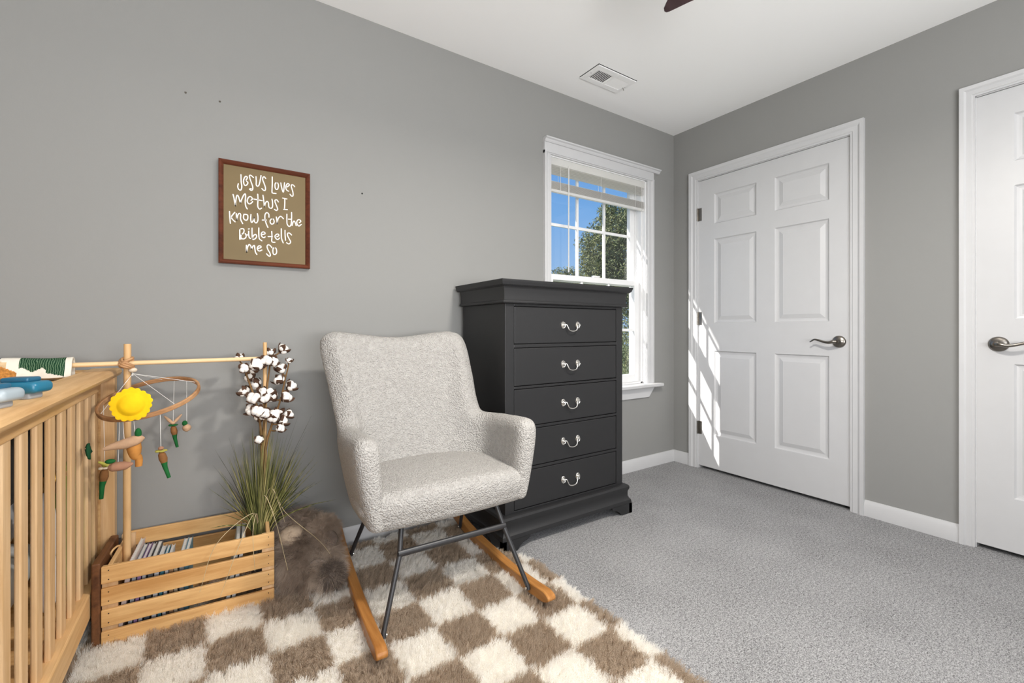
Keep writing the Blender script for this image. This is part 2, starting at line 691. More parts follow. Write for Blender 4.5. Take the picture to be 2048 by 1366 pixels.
# casing, header with cap, stool, apron
tm = MB()
for xa, xb in ((WX0 - 0.032, WX0 + 0.022), (WX1 - 0.002, WX1 + 0.066)):
    s_ = 1 if xa > -0.7 else -1
    lo, hi = (xa, xb)
    outer = hi if s_ > 0 else lo
    inner = lo if s_ > 0 else hi
    w = abs(hi - lo)
    prof = [(0, 0), (0, -0.010), (0.18, -0.010), (0.24, -0.013), (0.6, -0.013), (0.75, -0.018), (1, -0.018), (1, 0)]
    tm.prism([(inner + s_ * f * w, d) for f, d in prof], WZ0 - 0.002, WZ1 + 0.006, 'z')
tm.box(WX0 - 0.032, WX1 + 0.066, -0.014, 0, WZ1 - 0.006, 2.112)
tm.box(WX0 - 0.032, WX1 + 0.066, -0.019, 0, WZ1 + 0.001, WZ1 + 0.012)
cap = [(0, 2.108), (-0.020, 2.108), (-0.026, 2.114), (-0.030, 2.122), (-0.040, 2.126), (-0.040, 2.134), (0, 2.134)]
tm.prism(cap, WX0 - 0.036, WX1 + 0.118, 'x')
struct(tm.build('trim_3', M['white'], smooth=25), 'white window casing with a projecting cap', 'window trim')
st = MB()
st.prism([(0.03, 0.600), (-0.05, 0.600), (-0.056, 0.596), (-0.056, 0.580), (-0.05, 0.574), (0.03, 0.574)], WX0 - 0.085, WX1 + 0.125, 'x')
st.add([(WX0 - 0.045, 0, 0.574), (WX1 + 0.075, 0, 0.574), (WX1 + 0.02, 0, 0.502), (WX0 + 0.0, 0, 0.502),
        (WX0 - 0.045, -0.016, 0.574), (WX1 + 0.075, -0.016, 0.574), (WX1 + 0.02, -0.012, 0.502), (WX0 + 0.0, -0.012, 0.502)],
       [(0, 1, 2, 3), (7, 6, 5, 4), (0, 4, 5, 1), (1, 5, 6, 2), (2, 6, 7, 3), (3, 7, 4, 0)])
struct(st.build('trim_4', M['white'], smooth=25, bevel=0.002), 'white window stool and apron right of the dresser', 'window sill')

# blind
bl = thing('window_blind', (-0.755, 0.012, 2.03), 'white mini blind pulled up to the top of the window', 'blind')
x0, x1 = WX0 + 0.024, WX1 - 0.016
MB().box(x0, x1, 0.001, 0.026, 1.990, 2.033).build('headrail', M['slat'], bl, smooth=0, bevel=0.002)
for k, z in enumerate([1.984, 1.975, 1.966, 1.957, 1.948, 1.939]):
    MB().prism([(0.001, z - 0.002), (0.0135, z), (0.026, z - 0.002), (0.026, z - 0.001), (0.0135, z + 0.001), (0.001, z - 0.001)], x0 + 0.004, x1 - 0.004, 'x').build('slat', M['slat'], bl)
for k in range(11):
    z = 1.890 - k * 0.0043
    MB().prism([(0.001, z - 0.002), (0.0135, z), (0.026, z - 0.002), (0.026, z - 0.001), (0.0135, z + 0.001), (0.001, z - 0.001)], x0 + 0.004, x1 - 0.004, 'x').build('slat', M['slat'], bl)
MB().box(x0 + 0.004, x1 - 0.004, 0.002, 0.025, 1.826, 1.842).build('bottom_rail', M['slat'], bl, smooth=0, bevel=0.002)
for x in (-1.10, -0.755, -0.42):
    cm = MB()
    for yy in (0.002, 0.025):
        cm.tube([(x, yy, 1.83), (x, yy, 1.99)], 0.0012, 6)
    cm.build('ladder_cord', M['slat'], bl)
MB().tube([(-1.040, -0.004, 2.00), (-1.042, -0.006, 1.34)], 0.0042, 8).build('wand', M['slat'], bl)['label'] = 'white tilt wand'
MB().tube([(-0.36, -0.002, 2.0), (-0.36, -0.004, 1.2)], 0.0012, 6).build('pull_cord', M['slat'], bl)

# ---------------------------------------------------------------- outside: eave, ground, trees
m = MB().box(-4.8, 0.6, 0.14, 0.60, 2.60, 2.72)
M['soffit'] = plain('soffit_white', (0.7, 0.7, 0.7), 0.7)
struct(m.build('trim_5', M['soffit'], smooth=0), 'white roof eave outside above the window', 'eave')
M['grass_out'] = plain('lawn', (0.16, 0.19, 0.09), 0.95, 0, 0.1, 0.4, 3)
struct(MB().box(-10, 30, 0.3, 34, -0.8, -0.6).build('ground', M['grass_out'], smooth=0), 'lawn outside the window', 'ground')


def leafmat(name, a, b):
    t = NT(name).set(a, 0.55, 0, 0.4)
    f = t.noise(t.coord(), 6.0, 4, 0.8)
    t.l(t.ramp(f, [(0.35, a), (0.68, b)]), t.b.inputs['Base Color'])
    return t.m


M['leaf'] = leafmat('oak_leaf', (0.085, 0.12, 0.035), (0.30, 0.30, 0.13))
M['bark'] = plain('bark', (0.13, 0.10, 0.075), 0.95, 0, 0.1, 0.3, 12, 0.5)


def tree(loc, blobs, nleaf, leaf, label, seed, trunk_r=0.14):
    rg = np.random.default_rng(seed)
    t = thing('tree', loc, label, 'tree', None)
    tr = MB()
    L = Vector(loc)
    top = Vector(blobs[0][0])
    tr.tube(smoothline([L, L + (top - L) * 0.5 + Vector((0.06, 0.03, 0)), top], 4), [trunk_r - trunk_r * 0.6 * i / 8 for i in range(9)], 10)
    for c, r in blobs:
        tr.tube(smoothline([L + (top - L) * 0.55, (L + (top - L) * 0.6 + Vector(c)) / 2 + Vector((0, 0, 0.1)), Vector(c)], 4), [trunk_r * 0.4 - trunk_r * 0.3 * i / 8 for i in range(9)], 8)
    tr.build('trunk', M['bark'], t)
    wts = np.array([r ** 2.4 for c, r in blobs])
    wts /= wts.sum()
    vs, fs = [], []
    for i in range(nleaf):
        c, r = blobs[rg.choice(len(blobs), p=wts)]
        d = rg.normal(size=3)
        d /= np.linalg.norm(d)
        p = np.array(c) + d * r * (0.45 + 0.6 * rg.random()) * (1 + 0.12 * math.sin(7 * d[0] + 5 * d[1]) + 0.1 * math.sin(9 * d[2]))
        a = rg.normal(size=3)
        a /= np.linalg.norm(a)
        b = np.cross(a, rg.normal(size=3))
        b /= np.linalg.norm(b)
        nrm = np.cross(a, b)
        l, w = leaf * (0.7 + 0.6 * rg.random()), leaf * 0.5
        k = len(vs)
        vs += [tuple(p - a * l), tuple(p + b * w * 0.5 + nrm * w * 0.25), tuple(p + a * l), tuple(p - b * w * 0.5 + nrm * w * 0.25)]
        fs += [(k, k + 1, k + 2), (k, k + 2, k + 3)]
    m = MB()
    m.v, m.f = vs, fs
    f = m.build('foliage', M['leaf'], t, smooth=0)
    f['kind'] = 'stuff'
    return t


tree((6.14, 6.29, -0.6), [((6.15, 6.28, 3.74), 0.59), ((5.75, 6.55, 3.14), 0.62), ((5.66, 6.61, 2.50), 0.54), ((6.44, 6.09, 2.90), 0.75), ((6.03, 6.37, 1.89), 0.81), ((6.70, 5.92, 3.77), 0.67), ((6.98, 5.73, 2.56), 0.81), ((5.52, 6.70, 1.62), 0.74), ((5.93, 6.43, 4.11), 0.27)],
     52000, 0.050, 'tall leafy evergreen oak outside the upper window panes', 3)
tree((8.04, 11.03, -0.6), [((8.04, 11.03, 2.84), 0.42), ((8.39, 10.80, 2.99), 0.34), ((7.60, 11.33, 2.72), 0.42), ((8.55, 10.69, 2.55), 0.46), ((7.88, 11.14, 2.27), 0.57)],
     9000, 0.055, 'small distant tree low behind the left window panes', 5)
tree((5.6, 4.6, -0.6), [((5.6, 4.6, 0.6), 0.9), ((6.2, 4.4, 0.8), 0.9), ((5.0, 4.9, 0.5), 0.8), ((6.8, 4.2, 0.6), 1.0)],
     14000, 0.05, 'dense green bush outside the lower window panes', 9, 0.08)

# ================================================================ DRESSER
dr = thing('dresser', (-1.415, -0.25, 0.0), 'tall black five-drawer dresser in front of the window', 'dresser')
BX0, BX1, BY0, BY1 = -1.792, -1.037, -0.44, -0.035
DX0, DX1 = -1.741, -1.085
DZ = [(0.921, 1.090), (0.728, 0.900), (0.540, 0.711), (0.351, 0.522), (0.163, 0.332)]
m = MB()
m.box(BX0, DX0 - 0.003, BY0, BY1, 0.14, 1.112)
m.box(DX1 + 0.003, BX1, BY0, BY1, 0.14, 1.112)
m.box(DX0 - 0.003, DX1 + 0.003, BY0 + 0.03, BY1, 0.14, 1.112)
zz = [1.112] + [v for a, b in DZ for v in (b + 0.003, a - 0.003)] + [0.14]
for k in range(0, len(zz), 2):
    m.box(DX0 - 0.003, DX1 + 0.003, BY0, BY0 + 0.03, zz[k + 1], zz[k])
m.build('carcass', M['black'], dr, smooth=0, bevel=0.0015)
# frieze below the top, with a bead at its foot
fp = [(0.0, 1.180), (0.018, 1.180), (0.013, 1.160), (0.013, 1.135), (0.014, 1.120), (0.019, 1.116), (0.021, 1.111), (0.019, 1.106), (0.010, 1.104), (0.0, 1.103)]


def skirt(name, prof, parent, x0=BX0, x1=BX1, y0=BY0, y1=BY1):
    """moulding that runs round left side, front and right side"""
    mm = MB()
    n = len(prof)
    vs = []
    for d, z in prof:
        vs += [(x0 - d, y1, z), (x0 - d, y0 - d, z), (x1 + d, y0 - d, z), (x1 + d, y1, z)]
    fs = []
    for i in range(n):
        j = (i + 1) % n
        for k in range(3):
            fs.append((i * 4 + k, j * 4 + k, j * 4 + k + 1, i * 4 + k + 1))
    fs += [tuple(i * 4 for i in range(n)), tuple(i * 4 + 3 for i in range(n))]
    mm.add(vs, fs)
    return mm.build(name, M['black'], parent, smooth=30)


skirt('frieze', fp, dr)
m = MB()
tp = [(0.0, 1.180), (0.026, 1.180), (0.034, 1.187), (0.037, 1.196), (0.040, 1.204), (0.040, 1.210), (0.0, 1.210)]
vs = []
for d, z in tp[1:-1]:
    vs += [(BX0 - d, BY1 + 0.01, z), (BX0 - d, BY0 - d, z), (BX1 + d, BY0 - d, z), (BX1 + d, BY1 + 0.01, z)]
n = len(tp) - 2
fs = [(0, 1, 2, 3), ((n - 1) * 4 + 3, (n - 1) * 4 + 2, (n - 1) * 4 + 1, (n - 1) * 4)]
for i in range(n - 1):
    for k in range(4):
        a, b = i * 4 + k, i * 4 + (k + 1) % 4
        fs.append((a, b, b + 4, a + 4))
m.add(vs, fs)
m.build('top', M['black'], dr, smooth=30)
for i, (a, b) in enumerate(DZ):
    m = MB().box(DX0, DX1, BY0 + 0.001, BY0 + 0.028, a, b)
    d = m.build('drawer', M['black'], dr, smooth=0, bevel=0.0025)
    h = MB()
    xc, zc = -1.406, (a + b) / 2 + 0.002
    yf = BY0 + 0.001
    for s_ in (-1, 1):
        xr = xc + s_ * 0.047
        start = len(h.v)
        h.lathe([(0.0003, 0.0), (0.0145, 0.0), (0.0150, -0.002), (0.0128, -0.0045), (0.0105, -0.0030), (0.0060, -0.0035), (0.0050, -0.008), (0.0003, -0.010)], (xr, yf, zc), 'y', 20)
        for q in range(start, len(h.v)):
            p = h.v[q]
            h.v[q] = (p[0], p[1], zc + (p[2] - zc) * 1.25)
    bp = smoothline([(xc - 0.047, yf - 0.008, zc), (xc - 0.036, yf - 0.014, zc + 0.002), (xc - 0.030, yf - 0.018, zc - 0.012), (xc - 0.022, yf - 0.020, zc - 0.025), (xc, yf - 0.021, zc - 0.030),
                     (xc + 0.022, yf - 0.020, zc - 0.025), (xc + 0.030, yf - 0.018, zc - 0.012), (xc + 0.036, yf - 0.014, zc + 0.002), (xc + 0.047, yf - 0.008, zc)], 4)
    h.tube(bp, 0.0029, 8)
    h.build('handle', M['nickel'], d, smooth=60)['label'] = 'silver bail handle'
base = [(0.0, 0.152), (0.012, 0.152), (0.022, 0.147), (0.027, 0.138), (0.026, 0.128), (0.020, 0.114), (0.020, 0.088), (0.026, 0.076), (0.032, 0.070), (0.034, 0.060), (0.034, 0.052), (0.0, 0.052)]
skirt('base_moulding', base, dr)
for sx in (-1, 1):
    for back in (0, 1):
        m = MB()
        xo = (BX0 - 0.036) if sx < 0 else (BX1 + 0.036)
        poly = [(0, 0.0), (0, 0.052), (0.150, 0.052), (0.148, 0.044), (0.136, 0.036), (0.112, 0.030), (0.094, 0.018), (0.084, 0.006), (0.078, 0.0)]
        yb0 = BY0 - 0.036 if not back else BY1
        dy = 1 if not back else -1
        m.prism([(xo - sx * a, b) for a, b in poly], yb0, yb0 + dy * 0.022, 'y')
        m.prism([(yb0 + dy * a, b) for a, b in poly], xo, xo - sx * 0.022, 'x')
        m.build('foot', M['black'], dr, smooth=30)

# ================================================================ ROCKING CHAIR
CH = Vector((-2.165, -0.455, 0.0))
chair = thing('rocking_chair', CH, 'cream boucle rocking chair with black legs and wooden rockers on the rug', 'chair')
YAW = -2.0


def cl(m, ang=YAW):
    """chair-local points to world"""
    mt = Matrix.Rotation(R(ang), 3, 'Z')
    m.v = [tuple(CH + mt @ Vector(p)) for p in m.v]
    return m


# --- shell: back and arms in one upholstered wrap
half = [(0.300, -0.245), (0.302, -0.16), (0.303, -0.09), (0.302, -0.03), (0.293, 0.03), (0.270, 0.080), (0.232, 0.112), (0.185, 0.128), (0.13, 0.137), (0.07, 0.142), (0.0, 0.143)]
plan = smoothline(half, 5)
plan = plan + [(-x, y) for x, y in plan[-2::-1]]
plan = np.array(plan)
seglen = np.r_[0, np.cumsum(np.linalg.norm(np.diff(plan, axis=0), axis=1))]
tot = seglen[-1]
NS = 260
ss = np.linspace(0, tot, NS)
px = np.interp(ss, seglen, plan[:, 0])
py = np.interp(ss, seglen, plan[:, 1])
dx = np.gradient(px)
dy = np.gradient(py)
ln = np.hypot(dx, dy)
nx, ny = dy / ln, -dx / ln          # outward normal
for i in range(NS):                 # make sure it points outwards
    if nx[i] * px[i] + ny[i] * (py[i] + 0.05) < 0:
        nx[i], ny[i] = -nx[i], -ny[i]


def sstep(a, b, x):
    u = min(1, max(0, (x - a) / (b - a)))
    return u * u * (3 - 2 * u)


def rim(s):
    """height of the rim at arc position s from the right arm front"""
    d = min(s, tot - s)
    arm = 0.648 - 0.020 * min(1, d / 0.25)
    up = sstep(0.302, 0.357, d)
    mid = abs(s - tot / 2)
    top = 0.958 + 0.030 * (1 - math.exp(-(mid / 0.16) ** 2)) - 0.015 * sstep(0.20, 0.27, mid) ** 2
    return arm + (top - arm) * up


m = MB()
K = 40
ends = 7
rings = []
for i in range(-ends, NS + ends):
    ii = min(NS - 1, max(0, i))
    ext = 0.0
    shrink = 1.0
    if i < 0:
        u = -i / ends
        ext = math.sin(u * math.pi / 2) * 0.045
        shrink = max(0.05, math.cos(u * math.pi / 2))
    elif i >= NS:
        u = (i - NS + 1) / ends
        ext = math.sin(u * math.pi / 2) * 0.045
        shrink = max(0.05, math.cos(u * math.pi / 2))
    s_ = ss[ii]
    d = min(s_, tot - s_)
    h = rim(s_)
    z0 = 0.335
    wb = sstep(0.24, 0.37, d)                 # how much this is back rather than arm
    th = (0.036 + 0.006 * wb) * (0.35 + 0.65 * shrink)
    hh = h - (1 - shrink) * 0.05
    ring = []
    # closed section: up the inside, over the rim, down the outside
    prof = []
    zt = hh - th
    for k in range(14):
        prof.append((-1, z0 + (zt - z0) * k / 13))
    for k in range(1, 9):
        a = math.pi * k / 9
        prof.append((-math.cos(a), zt + th * math.sin(a)))
    for k in range(14):
        prof.append((1, zt - (zt - z0) * k / 13))
    for w, z in prof:
        rel = (z - 0.335) / 0.64
        thick = th * (1.0 + (0.25 * (1 - rel) if w < 0 else 0.0))
        puff = 0.012 * math.sin(math.pi * min(1, max(0, rel))) if w > 0 else 0
        off = w * thick + puff
        # outside tucks in towards the bottom
        tuck = -0.040 * (1 - min(1, (z - 0.335) / 0.30)) ** 1.5
        off += tuck * (1 if w > -0.5 else 0.5)
        x = px[ii] + nx[ii] * off
        y = py[ii] + ny[ii] * off
        # forward extension at the arm ends
        y -= ext * (0.85 if i < 0 or i >= NS else 0)
        # backwards lean of the back, arms fan out a touch
        y += wb * 0.15 * max(0, z - 0.42)
        x -= 0.060 * wb * (0.35 + 0.65 * max(0, (z - 0.335) / 0.6))
        x *= 1 + 0.130 * wb - 0.220 * wb * (1 - min(1, max(0, (z - 0.60) / 0.33)))
        ring.append((x, y, z))
    rings.append(ring)
n = len(rings[0])
vs = [p for r_ in rings for p in r_]
fs = []
for i in range(len(rings) - 1):
    for k in range(n):
        a, b = i * n + k, i * n + (k + 1) % n
        fs.append((a, b, b + n, a + n))
fs.append(tuple(range(n)))
fs.append(tuple((len(rings) - 1) * n + k for k in range(n))[::-1])
m.add(vs, fs)
back = cl(m).build('backrest_with_arms', M['boucle'], chair, smooth=180)

# --- seat


def seatwarp(w):
    x, y, z = w
    # crowned top, rounded front corners, narrower at the back
    if z > 0:
        z = z + 0.022 * max(0, 1 - (x / 0.33) ** 2) * max(0, 1 - ((y - 0.02) / 0.34) ** 2)
    if y < -0.1:
        y = y + 0.045 * (abs(x) / 0.33) ** 4
    if z < 0:
        x *= 0.93
        y *= 0.97
    x *= 1 - 0.12 * sstep(0.0, 0.2, y)
    return (x, y, z)


m = MB().rbox((0, -0.085, 0.392), (0.322, 0.215, 0.062), 0.045, 10, seatwarp)
cl(m).build('seat', M['boucle'], chair, smooth=180, sub=1)

# --- rockers
for sx in (-1, 1):
    prof_t, prof_b = [], []
    NR = 26
    for k in range(NR + 1):
        y = -0.43 + 0.80 * k / NR
        zb = 0.018 + 0.21 * (y + 0.10) ** 2 + (0.10 * max(0, y - 0.05) ** 2)
        u = k / NR
        hgt = 0.046 - 0.006 * abs(2 * u - 1)
        prof_b.append((y, zb))
        prof_t.append((y, zb + hgt))
    # rounded nose at the front
    y0, zb0 = prof_b[0]
    zt0 = prof_t[0][1]
    nose = [(y0 - 0.020, zb0 + 0.010), (y0 - 0.030, zb0 + 0.018), (y0 - 0.032, zb0 + 0.026), (y0 - 0.026, zb0 + 0.034), (y0 - 0.014, zt0 - 0.002)]
    poly = prof_b[::-1] + nose + prof_t
    xc = sx * 0.268
    m = MB().prism(poly, xc - 0.017, xc + 0.017, 'x')
    if sx < 0:
        m.v = [(p[0] - 0.032 * (0.37 - p[1]) / 0.80, p[1] + 0.034, p[2]) for p in m.v]
    rk = cl(m).build('rocker', M['rocker'], chair, smooth=30, bevel=0.004)
# --- legs (flat-ended steel tube)
for sx in (-1, 1):
    xi = sx * 0.243
    xf = xi if sx > 0 else xi - 0.028
    xb_ = xi if sx > 0 else xi - 0.006
    f = cl(MB().tube([(sx * 0.178, -0.215, 0.345), (sx * 0.198, -0.255, 0.25), (xf, -0.348 + (0.02 if sx < 0 else 0), 0.062), (xf, -0.352 + (0.02 if sx < 0 else 0), 0.050)], [0.0085, 0.0085, 0.008, 0.0075], 12)).build('leg', M['metal_black'], chair, smooth=50)
    r_ = cl(MB().tube([(sx * 0.195, 0.06, 0.345), (xb_, 0.222, 0.068), (xb_, 0.226, 0.056)], [0.0085, 0.008, 0.0075], 12)).build('leg', M['metal_black'], chair, smooth=50)
    for xi, yy, zz_ in ((xf, -0.350 + (0.02 if sx < 0 else 0), 0.056), (xb_, 0.224, 0.062)):
        pm = MB().lathe([(0.0003, 0.0), (0.005, 0.0), (0.005, 0.002), (0.0003, 0.003)], (0, 0, 0), 'x', 10)
        pm.v = [(xi - sx * 0.008 - sx * p[0], yy + p[1], zz_ + p[2]) for p in pm.v]
        cl(pm).build('screw', M['nickel'], chair)
cl(MB().tube([(-0.203, -0.256, 0.255), (0.203, -0.256, 0.255)], 0.0085, 12, flat=1.3)).build('stretcher', M['metal_black'], chair, smooth=50)
cl(MB().tube([(-0.21, 0.095, 0.285), (0.21, 0.095, 0.285)], 0.008, 12)).build('stretcher', M['metal_black'], chair, smooth=50)
m = MB().box(-0.2, 0.2, -0.23, 0.15, 0.328, 0.337)
cl(m).build('seat_base', M['metal_black'], chair, smooth=0)

# ================================================================ RUG
def checker_mat(name, hair):
    t = NT(name).set((0.7, 0.7, 0.7), 0.95, 0, 0.05)
    tc = t.n('ShaderNodeTexCoord')
    nz = t.n('ShaderNodeTexNoise')
    nz.inputs['Scale'].default_value = 14
    nz.inputs['Detail'].default_value = 2
    t.l(tc.outputs['UV'], nz.inputs['Vector'])
    sub = t.n('ShaderNodeVectorMath', operation='SUBTRACT')
    sub.inputs[1].default_value = (0.5, 0.5, 0.5)
    t.l(nz.outputs['Color'], sub.inputs[0])
    sca = t.n('ShaderNodeVectorMath', operation='SCALE')
    sca.inputs['Scale'].default_value = 0.16
    t.l(sub.outputs[0], sca.inputs[0])
    ad = t.n('ShaderNodeVectorMath', operation='ADD')
    t.l(tc.outputs['UV'], ad.inputs[0])
    t.l(sca.outputs[0], ad.inputs[1])
    ck = t.n('ShaderNodeTexChecker')
    mp = t.n('ShaderNodeMapping')
    mp.inputs['Location'].default_value = (0, 0, 0.5)
    t.l(ad.outputs[0], mp.inputs[0])
    ck.inputs['Scale'].default_value = 1.0
    t.l(mp.outputs[0], ck.inputs['Vector'])
    n2 = t.n('ShaderNodeTexNoise')
    n2.inputs['Scale'].default_value = 90
    n2.inputs['Detail'].default_value = 3
    t.l(tc.outputs['UV'], n2.inputs['Vector'])
    cream = t.ramp(n2.outputs['Fac'], [(0.3, (0.93, 0.90, 0.84)), (0.7, (0.985, 0.97, 0.94))])
    brown = t.ramp(n2.outputs['Fac'], [(0.3, (0.34, 0.26, 0.185)), (0.66, (0.74, 0.62, 0.49))])
    mx = t.n('ShaderNodeMix', data_type='RGBA')
    t.l(ck.outputs['Fac'], mx.inputs['Factor'])
    t.l(cream, mx.inputs[6])
    t.l(brown, mx.inputs[7])
    t.l(mx.outputs[2], t.b.inputs['Base Color'])
    if hair:
        tl = t.n('ShaderNodeBsdfTranslucent')
        t.l(mx.outputs[2], tl.inputs['Color'])
        ms = t.n('ShaderNodeMixShader')
        ms.inputs[0].default_value = 0.42
        t.l(t.b.outputs[0], ms.inputs[1])
        t.l(tl.outputs[0], ms.inputs[2])
        t.l(ms.outputs[0], t.out.inputs[0])
    return t.m


RX0, RX1, RY0, RY1 = -3.42, -1.765, -1.62, -0.075
CX, CY = 0.154, 0.160
m = MB()
NXR, NYR = 60, 56
rg = random.Random(4)
for j in range(NYR + 1):
    for i in range(NXR + 1):
        x = RX0 + (RX1 - RX0) * i / NXR
        y = RY0 + (RY1 - RY0) * j / NYR
        edge = min(i, NXR - i, j, NYR - j)
        x -= 0.105 * sstep(-0.62, -0.44, y) * ((x - RX0) / (RX1 - RX0)) ** 6
        m.v.append((x, y, 0.004 if edge == 0 else 0.010 + 0.003 * rg.random()))
for j in range(NYR):
    for i in range(NXR):
        a = j * (NXR + 1) + i
        m.f.append((a, a + 1, a + NXR + 2, a + NXR + 1))
rug = m.build('rug', checker_mat('checkered_rug_backing', False), None, smooth=180)
rug.data.materials.append(checker_mat('checkered_rug_pile', True))
uv = rug.data.uv_layers.new(name='UVMap')
for lp in rug.data.loops:
    p = rug.data.vertices[lp.vertex_index].co
    uv.data[lp.index].uv = ((p.x + 1.82) / CX + 200.0, (p.y + 0.945) / CY + 200.0)
tag(rug, 'fluffy cream and brown checkered rug under the rocking chair', 'rug')


def fur(o, count, length, children, slot, seed, root=0.9, tip=0.2, rough=0.02, clump=0.3, radius=0.001, lean=None, rand=0.5, child_r=0.02, kink=0.0, steps=3, brown=0.02):
    md = o.modifiers.new('fur', 'PARTICLE_SYSTEM')
    ps = o.particle_systems[-1]
    ps.seed = seed
    st = ps.settings
    st.type = 'HAIR'
    st.count = count
    st.hair_length = length
    st.hair_step = 4
    st.render_step = steps
    st.display_step = 2
    st.use_advanced_hair = True
    st.emit_from = 'FACE'
    st.use_modifier_stack = False
    st.distribution = 'RAND'
    st.normal_factor = 1.0 * length / 4 if False else length * 0.25
    st.factor_random = rand * length * 0.25
    st.brownian_factor = brown
    if lean:
        st.object_align_factor = tuple(c_ * length * 0.25 for c_ in lean)
    st.child_type = 'INTERPOLATED' if children else 'NONE'
    if children:
        st.child_percent = 1
        st.rendered_child_count = children
        st.child_length = 1.0
        st.clump_factor = clump
        st.clump_shape = 0.1
        st.roughness_1 = rough
        st.roughness_1_size = 0.3
        st.roughness_2 = rough * 1.2
        st.roughness_endpoint = rough
    st.material = slot
    st.root_radius = root
    st.tip_radius = tip
    st.radius_scale = radius
    st.use_hair_bspline = False
    return ps


fur(rug, 36000, 0.027, 9, 2, 11, rand=0.40, radius=0.0016, clump=0.18, rough=0.005, lean=(0.08, -0.15, 0), brown=0.0015)

# ================================================================ PICTURE
PX0, PX1, PZ0, PZ1 = -2.862, -2.530, 1.250, 1.661
pic = thing('framed_sign', (-2.696, -0.003, 1.25), 'framed olive sign with white hand lettering on the grey wall', 'picture')
prof = [(0.0, -0.002), (0.0, -0.024), (0.004, -0.027), (0.008, -0.024), (0.013, -0.020), (0.017, -0.014), (0.017, -0.002)]
m = MB()
vs = []
for d, y in prof:
    vs += [(PX0 + d, y, PZ0 + d), (PX1 - d, y, PZ0 + d), (PX1 - d, y, PZ1 - d), (PX0 + d, y, PZ1 - d)]
fs = []
n = len(prof)
for i in range(n):
    j = (i + 1) % n
    for k in range(4):
        a, b = i * 4 + k, i * 4 + (k + 1) % 4
        a2, b2 = j * 4 + k, j * 4 + (k + 1) % 4
        fs.append((a, b, b2, a2))
m.add(vs, fs)
m.build('frame', M['framewood'], pic, smooth=25)['label'] = 'reddish brown wooden frame'
M['olive'] = plain('olive_board', (0.165, 0.118, 0.054), 0.6, 0, 0.3, 0.06, 6)
M['paint'] = plain('white_lettering', (0.92, 0.88, 0.83), 0.6, 0, 0.3, 0.02)
MB().box(PX0 + 0.014, PX1 - 0.014, -0.012, -0.004, PZ0 + 0.014, PZ1 - 0.014).build('board', M['olive'], pic, smooth=0)
